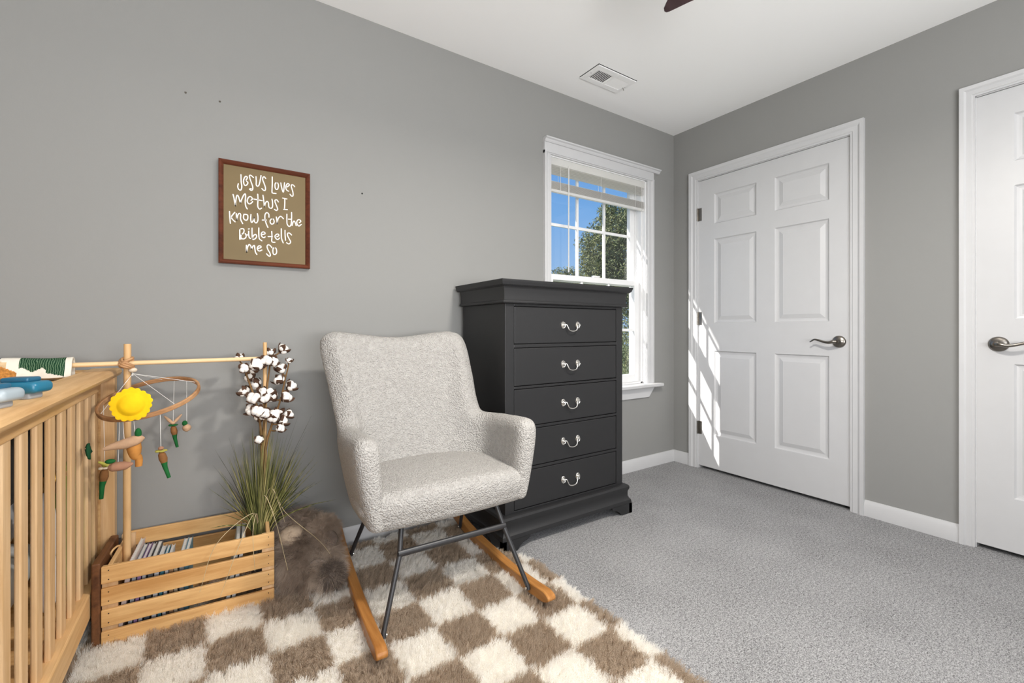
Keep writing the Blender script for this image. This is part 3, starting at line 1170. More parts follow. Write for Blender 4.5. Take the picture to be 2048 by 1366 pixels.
STROKES = [
    [(-2.7900,1.3520), (-2.7860,1.3530), (-2.7820,1.3540)],
    [(-2.7860,1.6120), (-2.7850,1.5840), (-2.7830,1.5650), (-2.7850,1.5530), (-2.7890,1.5490), (-2.7950,1.5540), (-2.7970,1.5630), (-2.7950,1.5740)],
    [(-2.7700,1.5900), (-2.7650,1.6000), (-2.7640,1.6070), (-2.7700,1.6080), (-2.7750,1.5990), (-2.7770,1.5870), (-2.7750,1.5750), (-2.7700,1.5710), (-2.7640,1.5770), (-2.7620,1.5850), (-2.7660,1.5890), (-2.7700,1.5900)],
    [(-2.7420,1.6090), (-2.7510,1.6160), (-2.7560,1.6140), (-2.7550,1.6040), (-2.7500,1.5880), (-2.7450,1.5720), (-2.7450,1.5600), (-2.7500,1.5550), (-2.7560,1.5590), (-2.7500,1.5620)],
    [(-2.7330,1.6140), (-2.7320,1.5960), (-2.7320,1.5800), (-2.7270,1.5760), (-2.7220,1.5830), (-2.7180,1.6020), (-2.7150,1.6220)],
    [(-2.6980,1.6130), (-2.7030,1.6190), (-2.7080,1.6160), (-2.7090,1.6060), (-2.7030,1.5890), (-2.6990,1.5750), (-2.7000,1.5640), (-2.7060,1.5630), (-2.7120,1.5690)],
    [(-2.8130,1.5280), (-2.8100,1.5150), (-2.8070,1.4950), (-2.8050,1.4830)],
    [(-2.8050,1.4830), (-2.8040,1.5010), (-2.8010,1.5220), (-2.7980,1.5270), (-2.7940,1.5210), (-2.7880,1.4980)],
    [(-2.7880,1.4980), (-2.7820,1.5170), (-2.7760,1.5320), (-2.7710,1.5370), (-2.7700,1.5270), (-2.7710,1.5030), (-2.7690,1.4870), (-2.7640,1.4770)],
    [(-2.7510,1.5140), (-2.7460,1.5210), (-2.7500,1.5280), (-2.7550,1.5290), (-2.7610,1.5220), (-2.7640,1.5090), (-2.7600,1.5000), (-2.7550,1.4990), (-2.7490,1.5040), (-2.7450,1.5100)],
    [(-2.7270,1.5430), (-2.7260,1.5220), (-2.7270,1.5040), (-2.7260,1.4900), (-2.7200,1.4830), (-2.7130,1.4880)],
    [(-2.7410,1.5210), (-2.7270,1.5200), (-2.7110,1.5190)],
    [(-2.7080,1.5420), (-2.7060,1.5260), (-2.7040,1.5080), (-2.7030,1.4950)],
    [(-2.7030,1.4950), (-2.6990,1.5110), (-2.6930,1.5190), (-2.6880,1.5130), (-2.6870,1.4990), (-2.6830,1.4920)],
    [(-2.6830,1.4930), (-2.6770,1.4930), (-2.6730,1.5010), (-2.6730,1.5190), (-2.6750,1.5310)],
    [(-2.6740,1.6240), (-2.6740,1.5920), (-2.6750,1.5620), (-2.6720,1.5570), (-2.6600,1.5570)],
    [(-2.6570,1.6040), (-2.6530,1.6010), (-2.6510,1.5930), (-2.6520,1.5830), (-2.6550,1.5760), (-2.6600,1.5750), (-2.6630,1.5810), (-2.6640,1.5910), (-2.6620,1.6000), (-2.6570,1.6040)],
    [(-2.6420,1.6050), (-2.6390,1.5860), (-2.6330,1.5670), (-2.6300,1.5850), (-2.6280,1.6080)],
    [(-2.6180,1.5920), (-2.6100,1.6010), (-2.6120,1.6060), (-2.6160,1.6070), (-2.6210,1.5990), (-2.6230,1.5870), (-2.6190,1.5780), (-2.6120,1.5750)],
    [(-2.5890,1.5980), (-2.5940,1.6040), (-2.6010,1.6040), (-2.6020,1.5960), (-2.5980,1.5820), (-2.5950,1.5680), (-2.5960,1.5580), (-2.6010,1.5560), (-2.6070,1.5630)],
    [(-2.6350,1.5420), (-2.6190,1.5410)],
    [(-2.6270,1.5420), (-2.6270,1.5200), (-2.6280,1.5000)],
    [(-2.6510,1.5230), (-2.6570,1.5310), (-2.6640,1.5280), (-2.6630,1.5190), (-2.6580,1.5060), (-2.6540,1.4940), (-2.6550,1.4900), (-2.6590,1.4860), (-2.6660,1.4900)],
    [(-2.6310,1.4950), (-2.6170,1.4960)],
    [(-2.8250,1.4580), (-2.8240,1.4340), (-2.8220,1.4110)],
    [(-2.8070,1.4570), (-2.8130,1.4480), (-2.8200,1.4360)],
    [(-2.8200,1.4360), (-2.8140,1.4270), (-2.8060,1.4190)],
    [(-2.8020,1.4530), (-2.8010,1.4390), (-2.8000,1.4270)],
    [(-2.8000,1.4270), (-2.7970,1.4460), (-2.7920,1.4550), (-2.7870,1.4510), (-2.7870,1.4320), (-2.7800,1.4150)],
    [(-2.7760,1.4540), (-2.7770,1.4390), (-2.7730,1.4320), (-2.7660,1.4310), (-2.7620,1.4400), (-2.7630,1.4520), (-2.7700,1.4540), (-2.7760,1.4530)],
    [(-2.7510,1.4560), (-2.7520,1.4380), (-2.7490,1.4240), (-2.7430,1.4320), (-2.7400,1.4460)],
    [(-2.7400,1.4460), (-2.7390,1.4310), (-2.7330,1.4240), (-2.7270,1.4330), (-2.7260,1.4480), (-2.7280,1.4630)],
    [(-2.6860,1.4540), (-2.6870,1.4670), (-2.6940,1.4720), (-2.7000,1.4640), (-2.7010,1.4480), (-2.6970,1.4290), (-2.6900,1.4110)],
    [(-2.7100,1.4390), (-2.6960,1.4410)],
    [(-2.7900,1.3920), (-2.7900,1.3710), (-2.7900,1.3500)],
    [(-2.7900,1.3920), (-2.7790,1.3950), (-2.7750,1.3890), (-2.7770,1.3790), (-2.7840,1.3700)],
    [(-2.7840,1.3700), (-2.7860,1.3660), (-2.7860,1.3590), (-2.7820,1.3540), (-2.7740,1.3550), (-2.7680,1.3630), (-2.7690,1.3720), (-2.7710,1.3760)],
    [(-2.7590,1.3870), (-2.7590,1.3730), (-2.7570,1.3620), (-2.7530,1.3580)],
    [(-2.7690,1.3710), (-2.7600,1.3720)],
    [(-2.7600,1.3960), (-2.7570,1.3970)],
    [(-2.7470,1.4010), (-2.7470,1.3780), (-2.7460,1.3600)],
    [(-2.7460,1.3580), (-2.7420,1.3710), (-2.7340,1.3770), (-2.7310,1.3690), (-2.7350,1.3600), (-2.7430,1.3550), (-2.7460,1.3580)],
    [(-2.7230,1.4050), (-2.7230,1.3800), (-2.7210,1.3610), (-2.7120,1.3530)],
    [(-2.7130,1.3780), (-2.7010,1.3830), (-2.7020,1.3890), (-2.7090,1.3900), (-2.7140,1.3820), (-2.7120,1.3710), (-2.7050,1.3670), (-2.7000,1.3710)],
    [(-2.7670,1.3290), (-2.7670,1.3140), (-2.7660,1.3010)],
    [(-2.7660,1.3010), (-2.7630,1.3210), (-2.7570,1.3330), (-2.7510,1.3260), (-2.7490,1.3150)],
    [(-2.7490,1.3150), (-2.7440,1.3270), (-2.7390,1.3310), (-2.7370,1.3170), (-2.7350,1.3040), (-2.7300,1.2950)],
    [(-2.7250,1.3200), (-2.7150,1.3260), (-2.7170,1.3310), (-2.7230,1.3310), (-2.7280,1.3230), (-2.7270,1.3140), (-2.7210,1.3100), (-2.7120,1.3150)],
    [(-2.6740,1.4500), (-2.6700,1.4480), (-2.6670,1.4410), (-2.6680,1.4330), (-2.6720,1.4280), (-2.6770,1.4270), (-2.6810,1.4320), (-2.6820,1.4390), (-2.6790,1.4460), (-2.6740,1.4500)],
    [(-2.6590,1.4590), (-2.6570,1.4450), (-2.6560,1.4310)],
    [(-2.6560,1.4310), (-2.6530,1.4500), (-2.6460,1.4620), (-2.6400,1.4630), (-2.6320,1.4550)],
    [(-2.6190,1.4760), (-2.6190,1.4530), (-2.6180,1.4350), (-2.6100,1.4250), (-2.6030,1.4350), (-2.6010,1.4600), (-2.6010,1.4860)],
    [(-2.6130,1.4560), (-2.6020,1.4570)],
    [(-2.5990,1.4310), (-2.5960,1.4440), (-2.5910,1.4510), (-2.5860,1.4420), (-2.5830,1.4320)],
    [(-2.5710,1.4460), (-2.5650,1.4530), (-2.5690,1.4590), (-2.5760,1.4580), (-2.5810,1.4480), (-2.5780,1.4370), (-2.5720,1.4320), (-2.5630,1.4400)],
    [(-2.6760,1.3960), (-2.6750,1.3750), (-2.6760,1.3580), (-2.6730,1.3520), (-2.6640,1.3520)],
    [(-2.6890,1.3730), (-2.6740,1.3750)],
    [(-2.6570,1.3760), (-2.6500,1.3810), (-2.6510,1.3870), (-2.6570,1.3870), (-2.6640,1.3780), (-2.6600,1.3680), (-2.6530,1.3650), (-2.6470,1.3720)],
    [(-2.6400,1.4120), (-2.6400,1.3900), (-2.6390,1.3700), (-2.6330,1.3530)],
    [(-2.6260,1.4070), (-2.6260,1.3890), (-2.6240,1.3650)],
    [(-2.6010,1.3900), (-2.6090,1.3970), (-2.6160,1.3950), (-2.6160,1.3850), (-2.6100,1.3720), (-2.6050,1.3620), (-2.6070,1.3540), (-2.6130,1.3510), (-2.6200,1.3550)],
    [(-2.6750,1.3280), (-2.6820,1.3370), (-2.6890,1.3390), (-2.6930,1.3320), (-2.6900,1.3190), (-2.6830,1.3060), (-2.6810,1.2950), (-2.6860,1.2920), (-2.6950,1.3010)],
    [(-2.6650,1.3300), (-2.6600,1.3270), (-2.6580,1.3190), (-2.6580,1.3090), (-2.6620,1.3020), (-2.6680,1.3010), (-2.6710,1.3070), (-2.6720,1.3170), (-2.6700,1.3260), (-2.6650,1.3300)],
]
m = MB()
for st_ in STROKES:
    pts = smoothline([(a, 0, b) for a, b in st_], 6) if len(st_) > 2 else [(st_[0][0], 0, st_[0][1]), (st_[1][0], 0, st_[1][1])]
    pts = [Vector(p) for p in pts]
    k = len(m.v)
    w = 0.0020
    for i, p in enumerate(pts):
        d = (pts[min(len(pts) - 1, i + 1)] - pts[max(0, i - 1)])
        d.normalize()
        nn = Vector((-d.z, 0, d.x)) * w
        e = 1.0
        m.v += [(p.x + nn.x, -0.0128, p.z + nn.z), (p.x - nn.x, -0.0128, p.z - nn.z), (p.x + nn.x, -0.0118, p.z + nn.z), (p.x - nn.x, -0.0118, p.z - nn.z)]
    for i in range(len(pts) - 1):
        a = k + i * 4
        m.f += [(a, a + 1, a + 5, a + 4), (a, a + 4, a + 6, a + 2), (a + 1, a + 3, a + 7, a + 5)]
    for p in (pts[0], pts[-1]):
        c0 = len(m.v)
        m.v += [(p.x + w * math.cos(q * math.pi / 5), -0.0129, p.z + w * math.sin(q * math.pi / 5)) for q in range(10)]
        m.f.append(tuple(range(c0, c0 + 10)))
m.build('lettering', M['paint'], pic, smooth=0)['label'] = 'white hand-lettered words'
# nail holes in the wall
nh = [(-2.967, 1.896), (-2.857, 1.893), (-2.302, 1.620)]
for (x, z), lb in zip(nh, ['tiny nail in the wall high up left of the framed sign', 'tiny nail in the wall right above the framed sign', 'tiny dark nail in the wall right of the framed sign']):
    o = MB().lathe([(0.0003, 0.0), (0.0035, 0.0), (0.0035, -0.002), (0.0018, -0.004), (0.0003, -0.004)], (x, -0.0005, z), 'y', 10).build('nail', M['pewter'] if z > 1.7 else M['seam'])
    tag(o, lb, 'nail')

# ================================================================ CEILING VENT
ve = thing('ceiling_vent', (-0.97, -0.275, H), 'white louvered air vent on the ceiling', 'vent')
VX0, VX1, VY0, VY1 = -1.122, -0.819, -0.350, -0.195
m = MB()
zt, zb = H - 0.0005, H - 0.007
f1, f2 = (-1.088, -0.972), (-0.957, -0.842)
ya, yb = -0.312, -0.230
m.box(VX0, f1[0], VY0, VY1, zb, zt)
m.box(f1[1], f2[0], VY0, VY1, zb, zt)
m.box(f2[1], VX1, VY0, VY1, zb, zt)
for a, b in (f1, f2):
    m.box(a, b, VY0, ya, zb, zt)
    m.box(a, b, yb, VY1, zb, zt)
M['vent'] = plain('vent_white', (0.86, 0.86, 0.855), 0.5, 0, 0.3, 0.01)
m.build('plate', M['vent'], ve, smooth=0, bevel=0.002)
MB().box(VX0 - 0.0035, VX1 + 0.001, VY0 - 0.0035, VY0 + 0.02, H - 0.0012, H - 0.0002).box(VX0 - 0.0035, VX0 + 0.02, VY0 - 0.0035, VY1 - 0.002, H - 0.0012, H - 0.0002).build('edge_shadow', M['seam'], ve, smooth=0)  # dark strip imitating a shadow line along two plate edges
MB().box(VX0 + 0.01, VX1 - 0.01, VY0 + 0.01, VY1 - 0.01, H - 0.0015, H - 0.0005).build('duct_opening', M['seam'], ve, smooth=0)
for a, b, sg in ((f1[0], f1[1], 1), (f2[0], f2[1], -1)):
    for k in range(9):
        x = a + (b - a) * (k + 0.5) / 9
        w = 0.0065
        lv = MB().prism([(x - w, zb + 0.0002 if sg > 0 else zt - 0.0012), (x - w + 0.0008, zb if sg > 0 else zt - 0.0016), (x + w, zt - 0.0016 if sg > 0 else zb), (x + w, zt - 0.0012 if sg > 0 else zb + 0.0002)], ya, yb, 'y')
        lv.build('louver', M['vent'], ve, smooth=0)
MB().tube([(-0.838, -0.262, H - 0.006), (-0.832, -0.262, H - 0.018), (-0.830, -0.262, H - 0.022)], 0.002, 6).build('damper_lever', M['pewter'], ve)
for x in (-1.107, -0.832):
    MB().lathe([(0.0003, -0.009), (0.004, -0.008), (0.004, -0.006), (0.0003, -0.006)], (x, -0.2725, H), 'z', 10).build('screw', M['white'], ve)

# ================================================================ CEILING FAN
FC = Vector((-1.745, -1.61, H))
fan = thing('ceiling_fan', FC, 'dark reddish brown ceiling fan showing one blade tip at the top edge', 'ceiling fan')
M['blade'] = wood('blade_wood', (0.070, 0.034, 0.040), (0.040, 0.018, 0.022), 'x', 0.45, 40)
M['bronze'] = plain('dark_bronze', (0.05, 0.035, 0.03), 0.35, 0.8)
M['bowl'] = NT('lit_glass_bowl').set((0.9, 0.88, 0.84), 0.3).m
bb = M['bowl'].node_tree.nodes['Principled BSDF'] if 'Principled BSDF' in M['bowl'].node_tree.nodes else None
for nd in M['bowl'].node_tree.nodes:
    if nd.type == 'BSDF_PRINCIPLED':
        nd.inputs['Emission Color'].default_value = (1.0, 0.95, 0.86, 1)
        nd.inputs['Emission Strength'].default_value = 2.0
MB().lathe([(0.001, 0), (0.075, 0), (0.07, -0.02), (0.04, -0.05), (0.014, -0.055), (0.014, -0.13), (0.03, -0.14), (0.10, -0.15), (0.115, -0.18), (0.115, -0.24), (0.09, -0.275), (0.05, -0.285), (0.05, -0.31), (0.001, -0.312)], FC, 'z', 28).build('motor', M['bronze'], fan, smooth=40)
MB().lathe([(0.05, -0.312), (0.14, -0.315), (0.145, -0.335), (0.12, -0.375), (0.07, -0.40), (0.001, -0.408)], FC, 'z', 28).build('glass_bowl', M['bowl'], fan, smooth=60)
for k in range(5):
    an = R(57.3 + 72 * k)
    m = MB()
    out = [(0.17, -0.050), (0.30, -0.056), (0.45, -0.062), (0.49, -0.064), (0.525, -0.058), (0.560, -0.040), (0.600, -0.006), (0.638, 0.024), (0.660, 0.042), (0.668, 0.052), (0.664, 0.061), (0.652, 0.067), (0.63, 0.068), (0.60, 0.068), (0.45, 0.064), (0.30, 0.056), (0.17, 0.050)]
    vs = []
    for zz_ in (0.003, -0.003):
        for a, b in out:
            z = H - 0.24 + zz_ + b * 0.18
            vs.append((FC.x + a * math.cos(an) - b * math.sin(an), FC.y + a * math.sin(an) + b * math.cos(an), z))
    n = len(out)
    m.add(vs, [tuple(range(n)), tuple(range(n, 2 * n))[::-1]] + [(i, (i + 1) % n, (i + 1) % n + n, i + n) for i in range(n)])
    bl_ = m.build('blade', M['blade'], fan, smooth=0, bevel=0.002)
    m = MB()
    m.tube([(FC.x + a * math.cos(an), FC.y + a * math.sin(an), H - 0.236) for a in (0.10, 0.17, 0.22)], [0.018, 0.022, 0.03], 10, flat=0.25)
    m.build('blade_bracket', M['bronze'], bl_)
lamp('fan_light', 'AREA', (FC.x, FC.y, H - 0.418), (0, 0, -1), 46.0, (1.0, 0.95, 0.88), shape='DISK', size=0.20)


def remesh(o, voxel, smooth_iter=4):
    md = o.modifiers.new('remesh', 'REMESH')
    md.mode = 'VOXEL'
    md.voxel_size = voxel
    dg = bpy.context.evaluated_depsgraph_get()
    me = bpy.data.meshes.new_from_object(o.evaluated_get(dg))
    o.modifiers.clear()
    bm = bmesh.new()
    bm.from_mesh(me)
    for _ in range(smooth_iter):
        bmesh.ops.smooth_vert(bm, verts=bm.verts, factor=0.5, use_axis_x=True, use_axis_y=True, use_axis_z=True)
    bm.to_mesh(me)
    bm.free()
    me.shade_smooth()
    old = o.data
    o.data = me
    if not me.materials and old.materials:
        me.materials.append(old.materials[0])
    return o


remesh(back, 0.009, 24)

# ================================================================ CRIB
cr = thing('crib', (-3.53, -0.73, 0.0), 'natural pine crib with vertical slats at the left edge', 'crib')
CX0, CX1, CYN, CYF = -3.905, -3.185, -1.42, -0.04
# corner posts
for x0, x1 in ((-3.206, -3.163), (-3.93, -3.89)):
    for y0, y1 in ((-0.066, -0.022), (-1.44, -1.396)):
        MB().box(x0, x1, y0, y1, 0.014, 0.822).build('post', M['pine_z'], cr, smooth=0, bevel=0.004)
for xf in (-3.20, -3.873):
    MB().box(xf - 0.022, xf, CYN, CYF - 0.02, 0.776, 0.824).build('side_rail', M['pine_y'], cr, smooth=0, bevel=0.003)
    MB().box(xf - 0.030, xf + 0.012, CYN, CYF - 0.02, 0.112, 0.188).build('bottom_rail', M['pine_y'], cr, smooth=0, bevel=0.004)
    for k in range(14):
        y1 = -0.078 - 0.0972 * k
        MB().box(xf - 0.016, xf - 0.005, y1 - 0.043, y1, 0.186, 0.778).build('slat', M['pine_z'], cr, smooth=0, bevel=0.003)
for x0, x1 in ((-3.236, -3.150), (-3.945, -3.86)):
    MB().prism([(x0, 0.826), (x0 + 0.004, 0.822), (x1 - 0.012, 0.822), (x1 - 0.004, 0.828), (x1, 0.837), (x1 - 0.003, 0.847), (x1 - 0.010, 0.851), (x0 + 0.006, 0.851), (x0, 0.846)], -1.45, -0.018, 'y').build('top_cap', M['pine_y'], cr, smooth=30)
for y0, y1 in ((-0.10, -0.018), (-1.45, -1.37)):
    MB().box(-3.88, -3.234, y0, y1, 0.826, 0.848).build('end_cap', M['pine_x'], cr, smooth=0, bevel=0.004)
    MB().box(-3.90, -3.20, (y0 + y1) / 2 - 0.01, (y0 + y1) / 2 + 0.01, 0.15, 0.80).build('end_panel', M['pine_x'], cr, smooth=0, bevel=0.002)
MB().box(-3.865, -3.232, -1.372, -0.128, 0.808, 0.830).build('changing_board', M['pine_x'], cr, smooth=0, bevel=0.003)
MB().box(-3.88, -3.225, -1.39, -0.08, 0.19, 0.215).build('base_board', M['pine_x'], cr, smooth=0)

# things stored inside
M['white_cloth'] = plain('white_cloth', (0.74, 0.74, 0.74), 0.9, 0, 0.1, 0.08, 10, 0.3)
M['grey_cloth'] = plain('grey_cloth', (0.36, 0.37, 0.40), 0.9, 0, 0.1, 0.08, 14, 0.3)
M['black_cloth'] = plain('black_fabric', (0.012, 0.012, 0.013), 0.8)
M['lime'] = plain('lime_plush', (0.26, 0.46, 0.03), 0.8, 0, 0.2, 0.15, 30)
M['amber'] = plain('amber_plastic', (0.72, 0.40, 0.05), 0.4)


def wob(sc, amp, ph):
    return lambda w: (w[0] + amp * math.sin(sc * w[1] + ph), w[1] + amp * math.sin(sc * w[2] + 1 + ph), w[2] + amp * math.sin(sc * w[0] + 2 * ph) + amp * math.sin(sc * 0.8 * w[1]))


m = MB().rbox((-3.53, -0.34, 0.282), (0.20, 0.24, 0.066), 0.05, 8, wob(25, 0.008, 0.3))
tag(m.build('blanket', M['white_cloth'], None, smooth=180), 'rumpled white blanket low inside the slatted crib', 'blanket')
m = MB().rbox((-3.53, -0.36, 0.452), (0.19, 0.22, 0.080), 0.06, 8, wob(18, 0.006, 1.3))
tag(m.build('cushion', M['grey_cloth'], None, smooth=180), 'grey cushion seen between the crib slats above the white blanket', 'cushion')
bx = thing('storage_box', (-3.50, -0.38, 0.54), 'black fabric storage box high inside the slatted crib', 'storage box')
m = MB()
m.box(-3.68, -3.30, -0.66, -0.12, 0.545, 0.56)
for a in ((-3.68, -3.67, -0.66, -0.12), (-3.31, -3.30, -0.66, -0.12), (-3.68, -3.30, -0.66, -0.65), (-3.68, -3.30, -0.13, -0.12)):
    m.box(*a, 0.56, 0.775)
m.build('box_body', M['black_cloth'], bx, smooth=0, bevel=0.003)
MB().box(-3.69, -3.292, -0.668, -0.112, 0.772, 0.786).build('lid', M['black_cloth'], bx, smooth=0, bevel=0.004)
gt = thing('plush_frog', (-3.257, -0.16, 0.215), 'lime green plush toy squeezed behind the crib slats', 'toy')
m = MB().ball((-3.255, -0.19, 0.44), (0.032, 0.075, 0.085)).ball((-3.253, -0.17, 0.53), (0.028, 0.055, 0.045)).ball((-3.252, -0.22, 0.34), (0.03, 0.05, 0.06))
m.ball((-3.252, -0.24, 0.27), (0.022, 0.03, 0.062)).ball((-3.252, -0.14, 0.28), (0.022, 0.03, 0.066))
m.build('body', M['lime'], gt, smooth=180)
MB().ball((-3.245, -0.36, 0.575), (0.02, 0.045, 0.012)).build('strap', M['amber'], gt, smooth=180)['label'] = 'amber strap'
gs = MB().ball((-3.252, -0.425, 0.43), (0.02, 0.032, 0.125)).ball((-3.252, -0.41, 0.30), (0.022, 0.05, 0.08))
tag(gs.build('rolled_cloth', M['white_cloth'], None, smooth=180), 'narrow white rolled cloth standing between crib slats and grey cushion', 'cloth')

# fabric leaf on the slats
M['leafgreen'] = plain('dark_green_felt', (0.012, 0.065, 0.028), 0.85, 0, 0.1, 0.2, 20)
m = MB()
for c, L, an in (((-3.190, -0.345, 0.640), 0.052, 70), ((-3.188, -0.330, 0.650), 0.045, -20)):
    ca, sa = math.cos(R(an)), math.sin(R(an))
    k = len(m.v)
    N = 10
    for i in range(N + 1):
        u = i / N
        w = 0.019 * math.sin(math.pi * min(1, u * 0.97 + 0.02)) ** 0.8
        for s_, dd in ((-1, 0), (0, 0.004), (1, 0)):
            a, b = L * u, s_ * w
            m.v.append((c[0] + dd + 0.004 * u, c[1] + a * sa * 0.8 + b * ca, c[2] - a * ca + b * sa))
    for i in range(N):
        for q in range(2):
            p = k + i * 3 + q
            m.f.append((p, p + 1, p + 4, p + 3))
lf = m.build('felt_leaf', M['leafgreen'], None, smooth=180)
sol = lf.modifiers.new('thick', 'SOLIDIFY')
sol.thickness = 0.003
tag(lf, 'dark green felt leaves hooked on the crib slats', 'leaf')

# blue and grey clamps lying on the crib rail
M['blue'] = plain('teal_blue_plastic', (0.012, 0.14, 0.23), 0.32, 0, 0.5, 0.04)
M['bluedark'] = plain('dark_teal_plastic', (0.012, 0.095, 0.17), 0.3, 0, 0.5, 0.04)
M['silver'] = plain('grey_blue_plastic', (0.30, 0.35, 0.38), 0.35, 0.0, 0.5, 0.04)
M['greyplastic'] = plain('grey_foot_plastic', (0.28, 0.29, 0.30), 0.45)


def clip(loc, body, disc, label, ang):
    c = Vector(loc)
    t = thing('plastic_container', loc, label, 'container', 'rounded plastic containers on the crib rail')
    m = MB().rbox(c + Vector((0, 0, 0.006)), (0.026, 0.018, 0.007), 0.005, 4)
    m.rot(R(ang), c)
    m.build('foot', M['greyplastic'], t, smooth=180)
    m = MB().rbox(c + Vector((0, 0, 0.023)), (0.040, 0.026, 0.0115), 0.0095, 5)
    m.rot(R(ang), c)
    m.build('container_body', body, t, smooth=180)
    m = MB().rbox(c + Vector((0, 0, 0.038)), (0.023, 0.018, 0.005), 0.004, 4)
    m.rot(R(ang), c)
    m.build('cap', disc, t, smooth=180)


clip((-3.196, -0.838, 0.851), M['blue'], M['bluedark'], 'teal blue rounded plastic container on the crib rail', -20)
clip((-3.205, -0.965, 0.851), M['silver'], M['bluedark'], 'pale grey rounded plastic container at the left edge on the crib rail', -20)

# ================================================================ DOWEL FRAME with blanket and mobile
YF = -0.165
df = thing('dowel_frame', (-3.118, YF, 0.03), 'thin wooden dowel frame standing in the slatted crate', 'frame')
MB().tube([(-3.118, YF, 0.030), (-3.118, YF, 0.50), (-3.117, YF, 0.939)], [0.0105, 0.0105, 0.0098], 14).build('pole', M['dowel_z'], df, smooth=50)
MB().tube([(-2.712, YF + 0.018, 0.030), (-2.712, YF + 0.018, 0.50), (-2.712, YF + 0.018, 0.937)], 0.0068, 12).build('pole', M['dowel_z'], df, smooth=50)
MB().tube([(-3.64, YF - 0.018, 0.874), (-2.706, YF - 0.003, 0.876)], [0.0078, 0.0074], 14).build('crossbar', M['dowel_x'], df, smooth=50)
m = MB()
kp = []
for k in range(46):
    a = k * 0.75
    kp.append((-3.118 + 0.0155 * math.cos(a) + 0.003 * math.sin(a * 0.37), YF - 0.010 + 0.022 * math.sin(a) * 1.0, 0.876 + 0.017 * math.sin(a * 0.531 + 0.6)))
m.tube(smoothline(kp, 3), 0.0042, 7)
m.build('cord_knot', M['mobilewood'], df, smooth=60)['label'] = 'brown cord lashing'

# blanket over the crossbar: quilted picture fabric
M['bl_white'] = plain('blanket_cream', (0.74, 0.69, 0.60), 0.9, 0, 0.1, 0.05, 60, 0.15)
t = NT('blanket_green').set((0.02, 0.06, 0.03), 0.9, 0, 0.1)
wv = t.n('ShaderNodeTexWave')
wv.inputs['Scale'].default_value = 60
wv.inputs['Distortion'].default_value = 6
t.l(t.coord(), wv.inputs[0])
t.l(t.ramp(wv.outputs['Fac'], [(0.45, (0.012, 0.045, 0.022)), (0.8, (0.10, 0.17, 0.10))]), t.b.inputs['Base Color'])
M['bl_green'] = t.m
M['bl_rust'] = plain('blanket_rust', (0.46, 0.20, 0.05), 0.9, 0, 0.1, 0.35, 160)
M['bl_sand'] = plain('blanket_sand', (0.60, 0.44, 0.26), 0.9, 0, 0.1, 0.12, 80)
M['bl_navy'] = plain('blanket_navy', (0.015, 0.022, 0.06), 0.9, 0, 0.1)
me = bpy.data.meshes.new('blanket')
NXb, NSb = 150, 60
rod = Vector((0, YF - 0.012, 0.876))
vs, fs, mi = [], [], []
rr = 0.022
for i in range(NXb + 1):
    x = -3.62 + (3.62 - 3.246) * i / NXb
    for j in range(NSb + 1):
        s_ = j / NSb * 0.141          # along the cloth from front hem over the rod to the back hem
        fl = 0.035
        if s_ < fl:
            y, z = rod.y - rr - 0.010 * (1 - s_ / fl), rod.z - (fl - s_)
        elif s_ < fl + math.pi * rr:
            a = (s_ - fl) / rr
            y, z = rod.y - rr * math.cos(a), rod.z + rr * math.sin(a)
        else:
            y, z = rod.y + rr, rod.z - (s_ - fl - math.pi * rr)
        y += 0.003 * math.sin(x * 60 + j * 0.1)
        z += 0.0035 * math.sin(x * 31) * 0.6
        vs.append((x, y, z))
cols = ['bl_white', 'bl_green', 'bl_rust', 'bl_sand', 'bl_navy']
for i in range(NXb):
    for j in range(NSb):
        a = i * (NSb + 1) + j
        fs.append((a, a + NSb + 1, a + NSb + 2, a + 1))
        x = -3.62 + (3.62 - 3.246) * (i + 0.5) / NXb
        s_ = (j + 0.5) / NSb * 0.141
        k = 0
        u = (x + 3.355) / 0.10            # 0..1 over the green woods
        low = 0.018 - 0.016 * max(0, min(1, (u - 0.45) / 0.5)) ** 1.3 + (0.014 * abs(((u * 2.2) % 1) - 0.5) * 2 if u < 0.55 else 0)
        if -0.05 < u < 0.93 and s_ > low:
            k = 1
        elif x > -3.256:
            k = 0
        elif x < -3.362 and s_ < 0.016 + 0.028 * max(0, min(1, (-3.362 - x) / 0.05)):
            k = 2
        elif -3.385 - 0.02 * 0 > x and s_ < 0.054 - 0.02 * max(0, (x + 3.42) * 12):
            k = 3
        elif x < -3.40 and s_ >= 0.045:
            k = 4
        mi.append(k)
me.from_pydata(vs, [], fs)
for c_ in cols:
    me.materials.append(M[c_])
me.polygons.foreach_set('material_index', mi)
me.shade_smooth()
blk = bpy.data.objects.new('quilt', me)
COL.objects.link(blk)
sd = blk.modifiers.new('thick', 'SOLIDIFY')
sd.thickness = 0.006
sd.offset = 0
tag(blk, 'cream quilt with green and rust picture print over the dowel crossbar', 'blanket')

